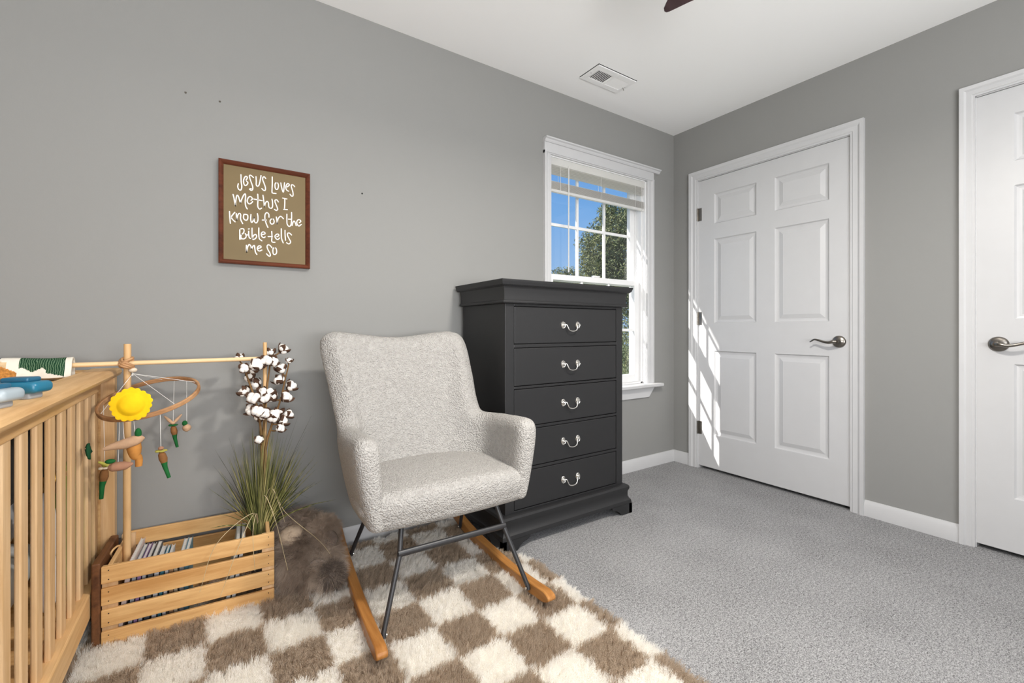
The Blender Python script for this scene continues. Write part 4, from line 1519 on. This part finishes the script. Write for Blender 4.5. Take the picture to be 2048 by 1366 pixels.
# mobile
mb = thing('baby_mobile', (-3.102, -0.178, 0.866), 'hanging baby mobile with a yellow sun and small felt animals on a hoop', 'mobile')
Fv = Vector((-0.09, 0.996, 0))
Rv = Vector((0.996, 0.09, 0))
Zv = Vector((0, 0, 1))
HC = Vector((-3.055, -0.178, 0.757))
e1 = Rv * math.cos(R(12)) + Zv * math.sin(R(12))
e2 = Fv * math.cos(R(17)) + Zv * math.sin(R(17))
HR = 0.137
hn = e1.cross(e2).normalized()
m = MB()
NH = 64
for k in range(NH):
    a = 2 * math.pi * k / NH
    d = e1 * math.cos(a) + e2 * math.sin(a)
    for r_, z in ((HR - 0.004, -0.0075), (HR + 0.004, -0.0075), (HR + 0.004, 0.0075), (HR - 0.004, 0.0075)):
        m.v.append(tuple(HC + d * r_ + hn * z))
for k in range(NH):
    for q in range(4):
        a, b = k * 4 + q, k * 4 + (q + 1) % 4
        a2, b2 = ((k + 1) % NH) * 4 + q, ((k + 1) % NH) * 4 + (q + 1) % 4
        m.f.append((a, b, b2, a2))
m.build('hoop', M['mobilewood'], mb, smooth=40, bevel=0.002)['label'] = 'wooden hoop'
M['felt_cream'] = plain('felt_cream', (0.72, 0.60, 0.46), 0.9, 0, 0.1, 0.08, 60)
M['string'] = plain('white_string', (0.82, 0.81, 0.78), 0.8)
BE = Vector((-3.102, -0.178, 0.852))
MB().ball(BE, (0.012, 0.012, 0.0085)).build('bead', M['felt_cream'], mb, smooth=180)
hp = lambda deg: HC + e1 * HR * math.cos(R(deg)) + e2 * HR * math.sin(R(deg))
m = MB()
for dg_ in (15, 75, 130, 200, 300):
    m.tube([BE - Vector((0, 0, 0.012)), hp(dg_)], 0.0007, 5)
m.tube([BE - Vector((0, 0, 0.02)), BE, (-3.102, -0.178, 0.876)], 0.0012, 5)
m.build('cord', M['string'], mb)
M['sunfelt'] = plain('yellow_felt', (0.83, 0.52, 0.012), 0.9, 0, 0.1, 0.06, 40, 0.2)
M['felt_brown'] = plain('felt_brown', (0.23, 0.105, 0.04), 0.9, 0, 0.1, 0.12, 50)
M['felt_tan'] = plain('felt_tan', (0.50, 0.32, 0.20), 0.9, 0, 0.1, 0.1, 50)
M['felt_rose'] = plain('felt_rosy_brown', (0.36, 0.19, 0.12), 0.9, 0, 0.1, 0.1, 50)
M['felt_orange'] = plain('felt_orange', (0.50, 0.22, 0.055), 0.9, 0, 0.1, 0.1, 50)
M['felt_green'] = plain('felt_green', (0.016, 0.115, 0.032), 0.85, 0, 0.1, 0.15, 40)
M['felt_olive'] = plain('felt_olive', (0.36, 0.33, 0.07), 0.9, 0, 0.1, 0.15, 50)
# sun: padded disc with scalloped fringe, facing the room
SCN = Vector((-3.088, -0.330, 0.757))
sn = (Vector((-2.876, -2.121, 0.8)) - SCN).normalized()
ux = Vector((0, 0, 1)).cross(sn).normalized()
uy = sn.cross(ux)
m = MB()
NP = 96
rings_ = []
for r_, th in ((0.0, 0.016), (0.012, 0.0155), (0.022, 0.013), (0.029, 0.009), (0.033, 0.0045), (0.036, 0.003), (0.043, 0.0032), (1.0, 0.001)):
    rings_.append((r_, th))
for side in (1, -1):
    k0 = len(m.v)
    for r_, th in rings_:
        for q in range(NP):
            a = 2 * math.pi * q / NP
            rad = r_ if r_ < 1 else 0.0475 + 0.0045 * abs(math.sin(a * 9)) + 0.0015 * math.sin(a * 5)
            m.v.append(tuple(SCN + ux * rad * math.cos(a) + uy * rad * math.sin(a) + sn * th * side))
    for i in range(len(rings_) - 1):
        for q in range(NP):
            a, b = k0 + i * NP + q, k0 + i * NP + (q + 1) % NP
            m.f.append((a, b, b + NP, a + NP))
m.build('sun_ornament', M['sunfelt'], mb, smooth=60)['label'] = 'yellow felt sun'


def ornament(name, pts, rads, mat, label, top, extra=(), string_to=None):
    m = MB().tube(smoothline(pts, 5), np.interp(np.linspace(0, 1, (len(pts) - 1) * 5 + 1), np.linspace(0, 1, len(rads)), rads), 12)
    o = m.build(name, M[mat], mb, smooth=70)
    o['label'] = label
    for en, emat, fn in extra:
        mm = MB()
        fn(mm)
        mm.build(en, M[emat], o, smooth=70)
    if string_to is not None:
        MB().tube([top, string_to], 0.0007, 5).build('string', M['string'], o)
    return o


def near(x, y, zdef=None):
    """point of the hoop closest in plan to (x, y)"""
    best = min((hp(d) for d in range(0, 360, 4)), key=lambda p: (p.x - x) ** 2 + (p.y - y) ** 2)
    return best


def V(x, y, z):
    return Vector((x, y, z))


# pale bird
B = V(-3.108, -0.299, 0.632)
ornament('bird_ornament', [B - Rv * 0.049 - Zv * 0.009, B - Rv * 0.030 - Zv * 0.004, B, B + Rv * 0.025 + Zv * 0.007, B + Rv * 0.040 + Zv * 0.011, B + Rv * 0.049 + Zv * 0.012], [0.005, 0.010, 0.016, 0.0165, 0.011, 0.002], 'felt_tan', 'pale tan felt bird', B,
         [('leaf', 'felt_green', lambda m: m.ball(B + Rv * 0.033 + Zv * 0.029 - Fv * 0.0, (0.009, 0.009, 0.016)))], near(B.x, B.y))
# orange animal
B = V(-3.081, -0.285, 0.612)
ornament('animal_ornament', [B + Zv * 0.036, B + Zv * 0.020 - Rv * 0.004, B - Rv * 0.005, B - Zv * 0.022 - Rv * 0.002, B - Zv * 0.034 + Rv * 0.006, B - Zv * 0.058 + Rv * 0.006], [0.010, 0.016, 0.019, 0.015, 0.010, 0.009], 'felt_orange', 'orange felt animal', B,
         [('collar', 'felt_olive', lambda m: m.ball(B + Zv * 0.030 + Rv * 0.004, (0.015, 0.015, 0.009)))], near(B.x, B.y))
# rosy brown bird with leaf wings
B = V(-3.124, -0.291, 0.563)
ornament('bird_ornament', [B - Rv * 0.024, B - Rv * 0.014 - Zv * 0.001, B, B + Rv * 0.018, B + Rv * 0.036 + Zv * 0.003], [0.004, 0.0125, 0.0145, 0.013, 0.003], 'felt_rose', 'rosy brown felt bird', B,
         [('leaf', 'felt_green', lambda m: m.ball(B - Rv * 0.018 + Zv * 0.019, (0.013, 0.010, 0.007))),
          ('wing', 'felt_olive', lambda m: m.tube([B - Rv * 0.022 + Zv * 0.008, B - Rv * 0.045 + Zv * 0.022], [0.007, 0.003], 8))], near(B.x, B.y))


def carrot(P, sc, tilt, label, headmat, hat, strto):
    P = Vector(P)
    ax = (-Zv + Rv * tilt).normalized()
    a = [P + ax * sc * d for d in (0.0, 0.012, 0.030, 0.045, 0.052)]
    o = ornament('figure_ornament', a, [0.004 * sc, 0.0115 * sc, 0.0135 * sc, 0.010 * sc, 0.007 * sc], 'felt_brown', label, P,
                 [('tail', 'felt_green', lambda m: m.tube(smoothline([P + ax * sc * 0.044, P + ax * sc * 0.062 - Rv * 0.001, P + ax * sc * 0.082, P + ax * sc * 0.106 + Rv * 0.001], 4), [0.0105 * sc, 0.0098 * sc, 0.009 * sc, 0.0085 * sc, 0.008 * sc, 0.0076 * sc, 0.0073 * sc, 0.007 * sc, 0.0068 * sc, 0.0066 * sc, 0.0064 * sc, 0.0062 * sc, 0.006 * sc], 10)),
                  ('collar', hat, lambda m: [m.ball(P + (Rv * math.cos(q) + Fv * math.sin(q)) * 0.010 * sc + Zv * 0.001, (0.010 * sc, 0.006 * sc, 0.004 * sc)) for q in (0, 1.3, 2.5, 3.8, 5.0)]),
                  ('head', headmat, lambda m: m.ball(P + Zv * 0.011 * sc, (0.009 * sc, 0.009 * sc, 0.007 * sc)))], strto)
    return o


carrot((-3.018, -0.303, 0.597), 0.86, 0.22, 'brown felt figure with long green tail and olive collar', 'felt_rose', 'felt_olive', near(-3.016, -0.303))
carrot((-3.002, -0.060, 0.634), 0.78, 0.14, 'small brown felt figure with pale antlers', 'felt_tan', 'felt_green', near(-3.0, -0.058))
carrot((-3.178, -0.136, 0.527), 0.95, -0.10, 'brown felt figure hanging in front of the crib post', 'felt_olive', 'felt_cream', near(-3.182, -0.136))
o = MB()
for sg in (-1, 1):
    o.tube(smoothline([V(-3.002, -0.06, 0.640), V(-3.002, -0.06, 0.652) + Rv * sg * 0.010, V(-3.002, -0.06, 0.672) + Rv * sg * 0.026], 3), [0.004, 0.0045, 0.005, 0.0055, 0.005, 0.004, 0.002], 8)
o.build('antlers_ornament', M['felt_tan'], mb, smooth=70)['label'] = 'pale felt antlers'
B = V(-2.960, -0.085, 0.625)
ornament('acorn_ornament', [B + Zv * 0.013, B + Zv * 0.008, B, B - Zv * 0.009, B - Zv * 0.014], [0.004, 0.011, 0.0142, 0.011, 0.003], 'felt_tan', 'small tan felt ball with green cap', B,
         [('cap', 'felt_green', lambda m: m.ball(B + Zv * 0.017 - Rv * 0.006, (0.0085, 0.0085, 0.010)))], near(-2.96, -0.085))

# ================================================================ CRATE, BOARD, BOOKS
CC = Vector((-2.922, -0.176, 0.015))
CYAW = R(-3.2)
crate = thing('wooden_crate', CC, 'slatted pine crate of books beside the crib', 'crate')
cw, cd, ch = 0.465, 0.280, 0.250


def cbuild(m, name, mat, parent, **kw):
    mt = Matrix.Rotation(CYAW, 3, 'Z')
    m.v = [tuple(CC + mt @ Vector(p)) for p in m.v]
    return m.build(name, mat, parent, **kw)


hs, gp = 0.052, 0.014
for k in range(4):
    z = k * (hs + gp)
    for s_ in (-1, 1):
        cbuild(MB().box(-cw / 2, cw / 2, s_ * cd / 2, s_ * (cd / 2 - 0.011), z, z + hs), 'slat', M['pine_x'], crate, smooth=0, bevel=0.002)
        if k != 3 or s_ > 0 or True:
            cbuild(MB().box(s_ * (cw / 2 - 0.013), s_ * (cw / 2 - 0.025), -cd / 2 + 0.012, cd / 2 - 0.012, z, z + hs), 'end_slat', M['pine_y'], crate, smooth=0, bevel=0.002)
for sx in (-1, 1):
    for sy in (-1, 1):
        cbuild(MB().box(sx * (cw / 2 - 0.0005), sx * (cw / 2 - 0.038), sy * (cd / 2 - 0.011), sy * (cd / 2 - 0.024), 0.002, ch - 0.004), 'corner_post', M['pine_z'], crate, smooth=0)
cbuild(MB().box(-cw / 2 + 0.026, cw / 2 - 0.026, -cd / 2 + 0.012, cd / 2 - 0.012, 0.0, 0.010), 'bottom', M['pine_x'], crate, smooth=0)
m = MB()
for s_ in (-1, 1):
    for k in range(4):
        for dz in (0.012, 0.040):
            m.lathe([(0.0003, 0.0), (0.0017, 0.0), (0.0017, -0.0008), (0.0003, -0.0008)], (s_ * (cw / 2 - 0.018), -cd / 2, k * (hs + gp) + dz), 'y', 8)
cbuild(m, 'nails', M['bronze'], crate)
m = MB()
m.tube(smoothline([(-cw / 2 + 0.010 + 0.012 * math.cos(a), -0.01 + 0.018 * math.sin(2 * a), ch - 0.02 + 0.026 * math.sin(a)) for a in np.linspace(0, 2 * math.pi, 11)], 3), 0.0032, 7)
cbuild(m, 'cord_handle', M['pine_y'], crate, smooth=60)

bd = MB().box(-cw / 2 - 0.0235, -cw / 2 - 0.002, -cd / 2 + 0.004, cd / 2 - 0.050, 0.0, 0.262)
mt = Matrix.Rotation(CYAW, 3, 'Z')
bd.v = [tuple(CC + mt @ Vector(p)) for p in bd.v]
tag(bd.build('wooden_board', M['darkwood'], None, smooth=0, bevel=0.004), 'dark brown wooden board upright between crib and pine crate', 'board')

M['pages'] = plain('book_pages', (0.62, 0.60, 0.56), 0.9, 0, 0.1, 0.1, 200)
BK = [
    # local x, thickness, height, depth, y offset, lean, cover colour, wording
    (-0.196, 0.012, 0.222, 0.215, -0.010, 7, (0.62, 0.50, 0.46), 'tall pinkish picture book leaning at the left end of the crate'),
    (-0.172, 0.010, 0.204, 0.190, -0.012, 4, (0.40, 0.42, 0.44), 'pale grey book standing against the tall pinkish picture book'),
    (-0.159, 0.009, 0.204, 0.190, -0.014, 4, (0.32, 0.20, 0.40), 'thin purple-backed book second after the tall pinkish one'),
    (-0.147, 0.009, 0.202, 0.188, -0.014, 4, (0.45, 0.45, 0.46), 'thin grey book third after the tall pinkish one'),
    (-0.131, 0.013, 0.206, 0.185, -0.012, 4, (0.10, 0.11, 0.12), 'thicker charcoal book in the middle of the left row'),
    (-0.113, 0.012, 0.195, 0.160, -0.020, 3, (0.62, 0.64, 0.66), 'white book right of the thicker charcoal one'),
    (-0.099, 0.009, 0.195, 0.155, -0.022, 3, (0.05, 0.22, 0.32), 'blue-backed book near the right end of the left row'),
    (-0.087, 0.009, 0.193, 0.155, -0.022, 3, (0.60, 0.61, 0.62), 'thin white book last of the tall ones in the left row'),
    (-0.066, 0.011, 0.172, 0.120, -0.040, 0, (0.36, 0.22, 0.12), 'short brown-backed book after the left row'),
    (-0.0545, 0.009, 0.172, 0.118, -0.040, 0, (0.50, 0.42, 0.30), 'short tan-backed book after the left row'),
    (-0.040, 0.012, 0.206, 0.145, -0.014, 0, (0.35, 0.38, 0.40), 'left one of the pair of grey books mid crate'),
    (-0.027, 0.012, 0.206, 0.145, -0.014, 0, (0.10, 0.25, 0.33), 'right one of the pair of grey books mid crate'),
    (0.088, 0.012, 0.214, 0.190, -0.010, 9, (0.50, 0.52, 0.50), 'grey book leaning right in front of the cotton stems'),
    (0.104, 0.011, 0.214, 0.190, -0.010, 9, (0.56, 0.56, 0.54), 'pale book leaning beside the vase, second of the leaning pair'),
]
for lx, th, hh, dp, oy, lean, colr, lab in BK:
    mt = Matrix.Rotation(CYAW, 3, 'Z')
    base = CC + mt @ Vector((lx, oy, 0.0112))
    b = thing('book', base, lab, 'book', 'books standing in the pine crate')
    cvm = MB()
    cvm.box(-th / 2, -th / 2 + 0.0016, -dp / 2, dp / 2, 0, hh)
    cvm.box(th / 2 - 0.0016, th / 2, -dp / 2, dp / 2, 0, hh)
    cvm.box(-th / 2, th / 2, -dp / 2 - 0.0016, -dp / 2, 0, hh)
    pg = MB().box(-th / 2 + 0.0016, th / 2 - 0.0016, -dp / 2, dp / 2 - 0.004, 0.003, hh - 0.003)
    rm = mt @ Matrix.Rotation(R(lean), 3, 'Y')
    lift = th / 2 * math.sin(R(lean))
    for mm in (cvm, pg):
        mm.v = [tuple(base + Vector((0, 0, lift)) + rm @ Vector(p)) for p in mm.v]
    cvm.build('cover', plain('book_cover', colr, 0.45, 0, 0.4, 0.1, 20), b, smooth=0, bevel=0.0006)
    pg.build('pages', M['pages'], b, smooth=0)

# ================================================================ VASE, COTTON, GRASS
VC = Vector((-2.736, -0.196, 0.0256))
t = NT('smoky_glass').set((0.45, 0.45, 0.45), 0.08, 0, 0.5)
t.b.inputs['Transmission Weight'].default_value = 0.7
M['smoky'] = t.m
va = MB().lathe([(0.0005, 0.0), (0.021, 0.0), (0.024, 0.01), (0.025, 0.06), (0.020, 0.11), (0.016, 0.15), (0.018, 0.175), (0.0165, 0.175), (0.0145, 0.15), (0.018, 0.11), (0.022, 0.06), (0.021, 0.012), (0.0005, 0.008)], VC, 'z', 24)
tag(va.build('vase', M['smoky'], None, smooth=60), 'slim smoky glass vase in the right end of the pine crate', 'vase')

M['stem'] = plain('dry_stem', (0.17, 0.095, 0.04), 0.9, 0, 0.1, 0.2, 40)
M['husk'] = plain('cotton_husk', (0.085, 0.045, 0.028), 0.85, 0, 0.2, 0.25, 60)
M['cotton'] = plain('cotton_white', (0.86, 0.82, 0.77), 0.95, 0, 0.05, 0.04, 120, 0.4)
ct = thing('cotton_branch', VC + Vector((0, 0, 0.012)), 'dried branches of white cotton bolls rising from the pine crate', 'dried flowers')
BOLLS = [(-2.647, -0.119, 0.908), (-2.691, -0.12, 0.894), (-2.785, -0.209, 0.843), (-2.745, -0.207, 0.857), (-2.796, -0.131, 0.879), (-2.655, -0.141, 0.83), (-2.627, -0.148, 0.862), (-2.687, -0.184, 0.863), (-2.664, -0.154, 0.789), (-2.622, -0.154, 0.76), (-2.782, -0.157, 0.752), (-2.754, -0.199, 0.73), (-2.723, -0.172, 0.747), (-2.716, -0.176, 0.721), (-2.686, -0.143, 0.723), (-2.739, -0.116, 0.773), (-2.761, -0.12, 0.8), (-2.7, -0.161, 0.743), (-2.642, -0.171, 0.72), (-2.76, -0.188, 0.686), (-2.742, -0.211, 0.682), (-2.719, -0.212, 0.671), (-2.73, -0.169, 0.652), (-2.689, -0.183, 0.644), (-2.681, -0.177, 0.659), (-2.661, -0.126, 0.655), (-2.631, -0.162, 0.651), (-2.654, -0.159, 0.627), (-2.665, -0.191, 0.606), (-2.736, -0.213, 0.575), (-2.753, -0.182, 0.839), (-2.711, -0.201, 0.868)]
root = VC + Vector((0, 0, 0.02))
mains = [[root, V(-2.730, -0.188, 0.30), V(-2.722, -0.176, 0.55), V(-2.708, -0.160, 0.74), V(-2.690, -0.140, 0.88)],
         [root, V(-2.732, -0.192, 0.30), V(-2.727, -0.186, 0.55), V(-2.738, -0.180, 0.68), V(-2.770, -0.180, 0.80), V(-2.790, -0.172, 0.86)],
         [root, V(-2.728, -0.190, 0.30), V(-2.714, -0.180, 0.52), V(-2.690, -0.170, 0.62), V(-2.660, -0.160, 0.71), V(-2.640, -0.150, 0.80)]]
mains = [smoothline(a, 8) for a in mains]
for a in mains:
    n = len(a)
    MB().tube(a, [0.0062 - 0.0036 * i / (n - 1) for i in range(n)], 8).build('stem', M['stem'], ct, smooth=60)
allp = [Vector(p) for a in mains for p in a if p[2] > 0.5]
tw = MB()
rg = random.Random(5)
for bi, bpos in enumerate(BOLLS):
    bp_ = Vector(bpos)
    low = [p for p in allp if p.z < bp_.z - 0.005] or allp
    q = min(low, key=lambda p: (p - bp_).length)
    ax = (bp_ - q)
    ax = (ax.normalized() + Zv * 0.4 - Fv * 0.25).normalized()
    sc = rg.uniform(0.78, 1.12) * (0.7 if bi in (6, 29, 4) else 1.0)
    r0 = 0.0205 * sc
    tw.tube(smoothline([q, (q + bp_) / 2 + Vector((0, 0, -0.006)), bp_ - ax * r0 * 0.7], 4), [0.0032, 0.0031, 0.003, 0.0029, 0.0028, 0.0027, 0.0026, 0.0024, 0.0022], 6)
    qd = ax.to_track_quat('Z', 'Y').to_matrix()
    m = MB()
    for k in range(4):
        a = 2 * math.pi * k / 4 + rg.random()
        off = qd @ Vector((math.cos(a) * r0 * 0.45, math.sin(a) * r0 * 0.45, rg.uniform(-0.1, 0.25) * r0))
        m.ball(bp_ + off, (r0 * 0.64, r0 * 0.64, r0 * 0.74), 12, 8, qd)
    bo = m.build('boll', M['cotton'], ct, smooth=180)
    m = MB()
    for k in range(4):
        a = 2 * math.pi * (k + 0.5) / 4 + rg.random() * 0.4
        c0 = len(m.v)
        for i in range(6):
            u = i / 5
            rr_ = r0 * (0.15 + 1.12 * math.sin(u * 1.75))
            zz_ = r0 * (-0.95 + 1.75 * u)
            w = r0 * 0.64 * math.sin(math.pi * (0.12 + 0.86 * u)) ** 0.8
            for s_ in (-1, 0, 1):
                ang = a + s_ * w / max(rr_, r0 * 0.3)
                m.v.append(tuple(bp_ + qd @ Vector((math.cos(ang) * rr_, math.sin(ang) * rr_, zz_))))
        for i in range(5):
            for s_ in range(2):
                p = c0 + i * 3 + s_
                m.f.append((p, p + 1, p + 4, p + 3))
    hk = m.build('husk', M['husk'], bo, smooth=180)
    sd = hk.modifiers.new('thick', 'SOLIDIFY')
    sd.thickness = 0.0015
tw.build('twigs', M['stem'], ct, smooth=60)

t = NT('dry_grass').set((0.2, 0.2, 0.07), 0.7, 0, 0.25)
f = t.noise(t.coord((60, 60, 1.2)), 1.0, 2)
t.l(t.ramp(f, [(0.32, (0.030, 0.035, 0.012)), (0.5, (0.15, 0.155, 0.045)), (0.68, (0.36, 0.31, 0.13))]), t.b.inputs['Base Color'])
M['grassblade'] = t.m
M['straw'] = plain('straw', (0.50, 0.40, 0.24), 0.7, 0, 0.2, 0.15, 30)
M['darkblade'] = plain('dark_blade', (0.045, 0.035, 0.02), 0.7, 0, 0.2, 0.2, 30)
gr = thing('grass_bunch', VC + Vector((0, 0, 0.015)), 'bunch of green and tan dried grass in the pine crate', 'dried grass')
rg = random.Random(12)


def blade(m, tip, bend, r0, n=7, start=None):
    s0 = start or (root + Vector((rg.uniform(-0.006, 0.006), rg.uniform(-0.006, 0.006), 0.0)))
    tip = Vector(tip)
    up = s0 + Vector(((tip.x - s0.x) * 0.16, (tip.y - s0.y) * 0.16, 0.19))
    mid = up.lerp(tip, 0.5) + Vector((0, 0, bend))
    pts = smoothline([s0, up, mid, tip], n)
    k = len(pts)
    m.tube(pts, [r0 * (1 - (i / (k - 1)) ** 2.2) + 0.0003 for i in range(k)], 5, flat=0.45)


m = MB()
for i in range(230):
    u = rg.gauss(0.05, 0.40)
    hgt = rg.uniform(0.42, 0.65) - 0.16 * abs(u)
    blade(m, (VC.x + u * 0.20 + 0.012, VC.y + rg.uniform(-0.075, 0.09), max(0.3, hgt)), 0.015 * abs(u) + 0.004, rg.uniform(0.0036, 0.0060))
f = m.build('blades', M['grassblade'], gr, smooth=60)
f['kind'] = 'stuff'
m = MB()
for tp in [(-2.874, -0.165, 0.55), (-2.862, -0.15, 0.52), (-2.88, -0.19, 0.50), (-2.857, -0.165, 0.466), (-2.548, -0.165, 0.637), (-2.565, -0.16, 0.60), (-2.559, -0.165, 0.514), (-2.592, -0.12, 0.63), (-2.56, -0.10, 0.56), (-2.54, -0.165, 0.46), (-2.85, -0.20, 0.45), (-2.83, -0.12, 0.58)]:
    blade(m, tp, 0.03, 0.0014)
for tp in [(-2.559, -0.165, 0.307), (-2.592, -0.165, 0.285), (-2.60, -0.12, 0.25)]:
    blade(m, tp, 0.07, 0.0012)
o = m.build('dark_blades', M['darkblade'], gr, smooth=60)
o['kind'] = 'stuff'
o['label'] = 'dark thin blades'
NK = V(-2.725, -0.215, 0.34)
for pts in [[root, V(-2.735, -0.20, 0.25), V(-2.722, -0.235, 0.372), V(-2.690, -0.290, 0.29), V(-2.655, -0.335, 0.12)],
            [root, V(-2.733, -0.20, 0.25), V(-2.700, -0.215, 0.390), V(-2.665, -0.235, 0.302), V(-2.655, -0.25, 0.262)],
            [root, V(-2.731, -0.20, 0.25), V(-2.695, -0.21, 0.380), V(-2.650, -0.235, 0.292), V(-2.545, -0.30, 0.185), V(-2.500, -0.33, 0.118)],
            [root, V(-2.740, -0.20, 0.24), V(-2.765, -0.28, 0.330), V(-2.870, -0.345, 0.275), V(-2.915, -0.352, 0.135)],
            [root, V(-2.738, -0.20, 0.24), V(-2.750, -0.29, 0.330), V(-2.765, -0.350, 0.290), V(-2.760, -0.358, 0.16)],
            [root, V(-2.740, -0.20, 0.24), V(-2.760, -0.27, 0.320), V(-2.815, -0.350, 0.230), V(-2.860, -0.355, 0.10)]]:
    pl = smoothline(pts, 8)
    n = len(pl)
    MB().tube(pl, [0.0016 - 0.0009 * i / (n - 1) for i in range(n)], 6).build('strand', M['straw'], gr, smooth=60)['label'] = 'pale drooping straw strand'

# ================================================================ PLUSH ANIMAL
pa = thing('plush_bear', (-2.587, -0.20, 0.03), 'brown furry plush animal slumped between the pine crate and the rocking chair', 'stuffed animal')


def furmat(name, stops, sc=9):
    t = NT(name).set(stops[0][1], 0.9, 0, 0.15)
    f = t.noise(t.coord(), sc, 3, 0.6)
    t.l(t.ramp(f, stops), t.b.inputs['Base Color'])
    return t.m


M['fur'] = furmat('brown_fur', [(0.30, (0.19, 0.135, 0.10)), (0.5, (0.40, 0.31, 0.24)), (0.70, (0.62, 0.51, 0.41))])
M['fur_dark'] = furmat('dark_fur', [(0.3, (0.08, 0.06, 0.05)), (0.7, (0.24, 0.19, 0.155))])
M['muzzle'] = furmat('beige_plush', [(0.3, (0.42, 0.32, 0.23)), (0.7, (0.56, 0.44, 0.32))])
m = MB()
m.ball((-2.582, -0.205, 0.105), (0.095, 0.100, 0.085))
m.ball((-2.587, -0.140, 0.190), (0.075, 0.065, 0.060))
m.ball((-2.647, -0.235, 0.085), (0.045, 0.060, 0.065))
m.ball((-2.582, -0.290, 0.075), (0.065, 0.050, 0.055))
m.ball((-2.517, -0.250, 0.110), (0.045, 0.060, 0.055))
m.ball((-2.522, -0.330, 0.075), (0.035, 0.060, 0.045))
bod = m.build('body', M['fur'], pa, smooth=180)
remesh(bod, 0.010, 6)
bod.data.materials.append(M['fur'])
fur(bod, 5200, 0.030, 8, 1, 3, rand=1.0, radius=0.0008, clump=0.35, rough=0.010, lean=(0.1, -0.5, -0.8), brown=0.006)
m = MB().ball((-2.519, -0.235, 0.182), (0.052, 0.050, 0.050), 20, 14)
pw = m.build('arm', M['fur'], pa, smooth=180)
pw.data.materials.append(M['fur'])
fur(pw, 1500, 0.022, 8, 1, 4, rand=0.7, radius=0.0008, clump=0.3, rough=0.008, brown=0.004)
m = MB().ball((-2.514, -0.372, 0.073), (0.040, 0.038, 0.040), 20, 14)
pw = m.build('paw', M['fur_dark'], pa, smooth=180)
pw.data.materials.append(M['fur_dark'])
fur(pw, 900, 0.016, 7, 1, 5, rand=0.6, radius=0.0007, clump=0.3, rough=0.006, brown=0.003)
mz = MB().ball((-2.622, -0.200, 0.182), (0.048, 0.048, 0.042), 18, 12).build('muzzle', M['muzzle'], pa, smooth=180)
mz['label'] = 'beige muzzle'
for c, an in (((-2.634, -0.16, 0.236), 20), ((-2.504, -0.277, 0.172), -35), ((-2.557, -0.335, 0.098), -15)):
    m = MB()
    rot_ = Matrix.Rotation(R(an), 3, 'Z')
    m.ball(c, (0.036, 0.014, 0.034), 16, 10, rot_)
    e_ = m.build('ear', M['fur_dark'], pa, smooth=180)
    e_['label'] = 'dark rounded ear'
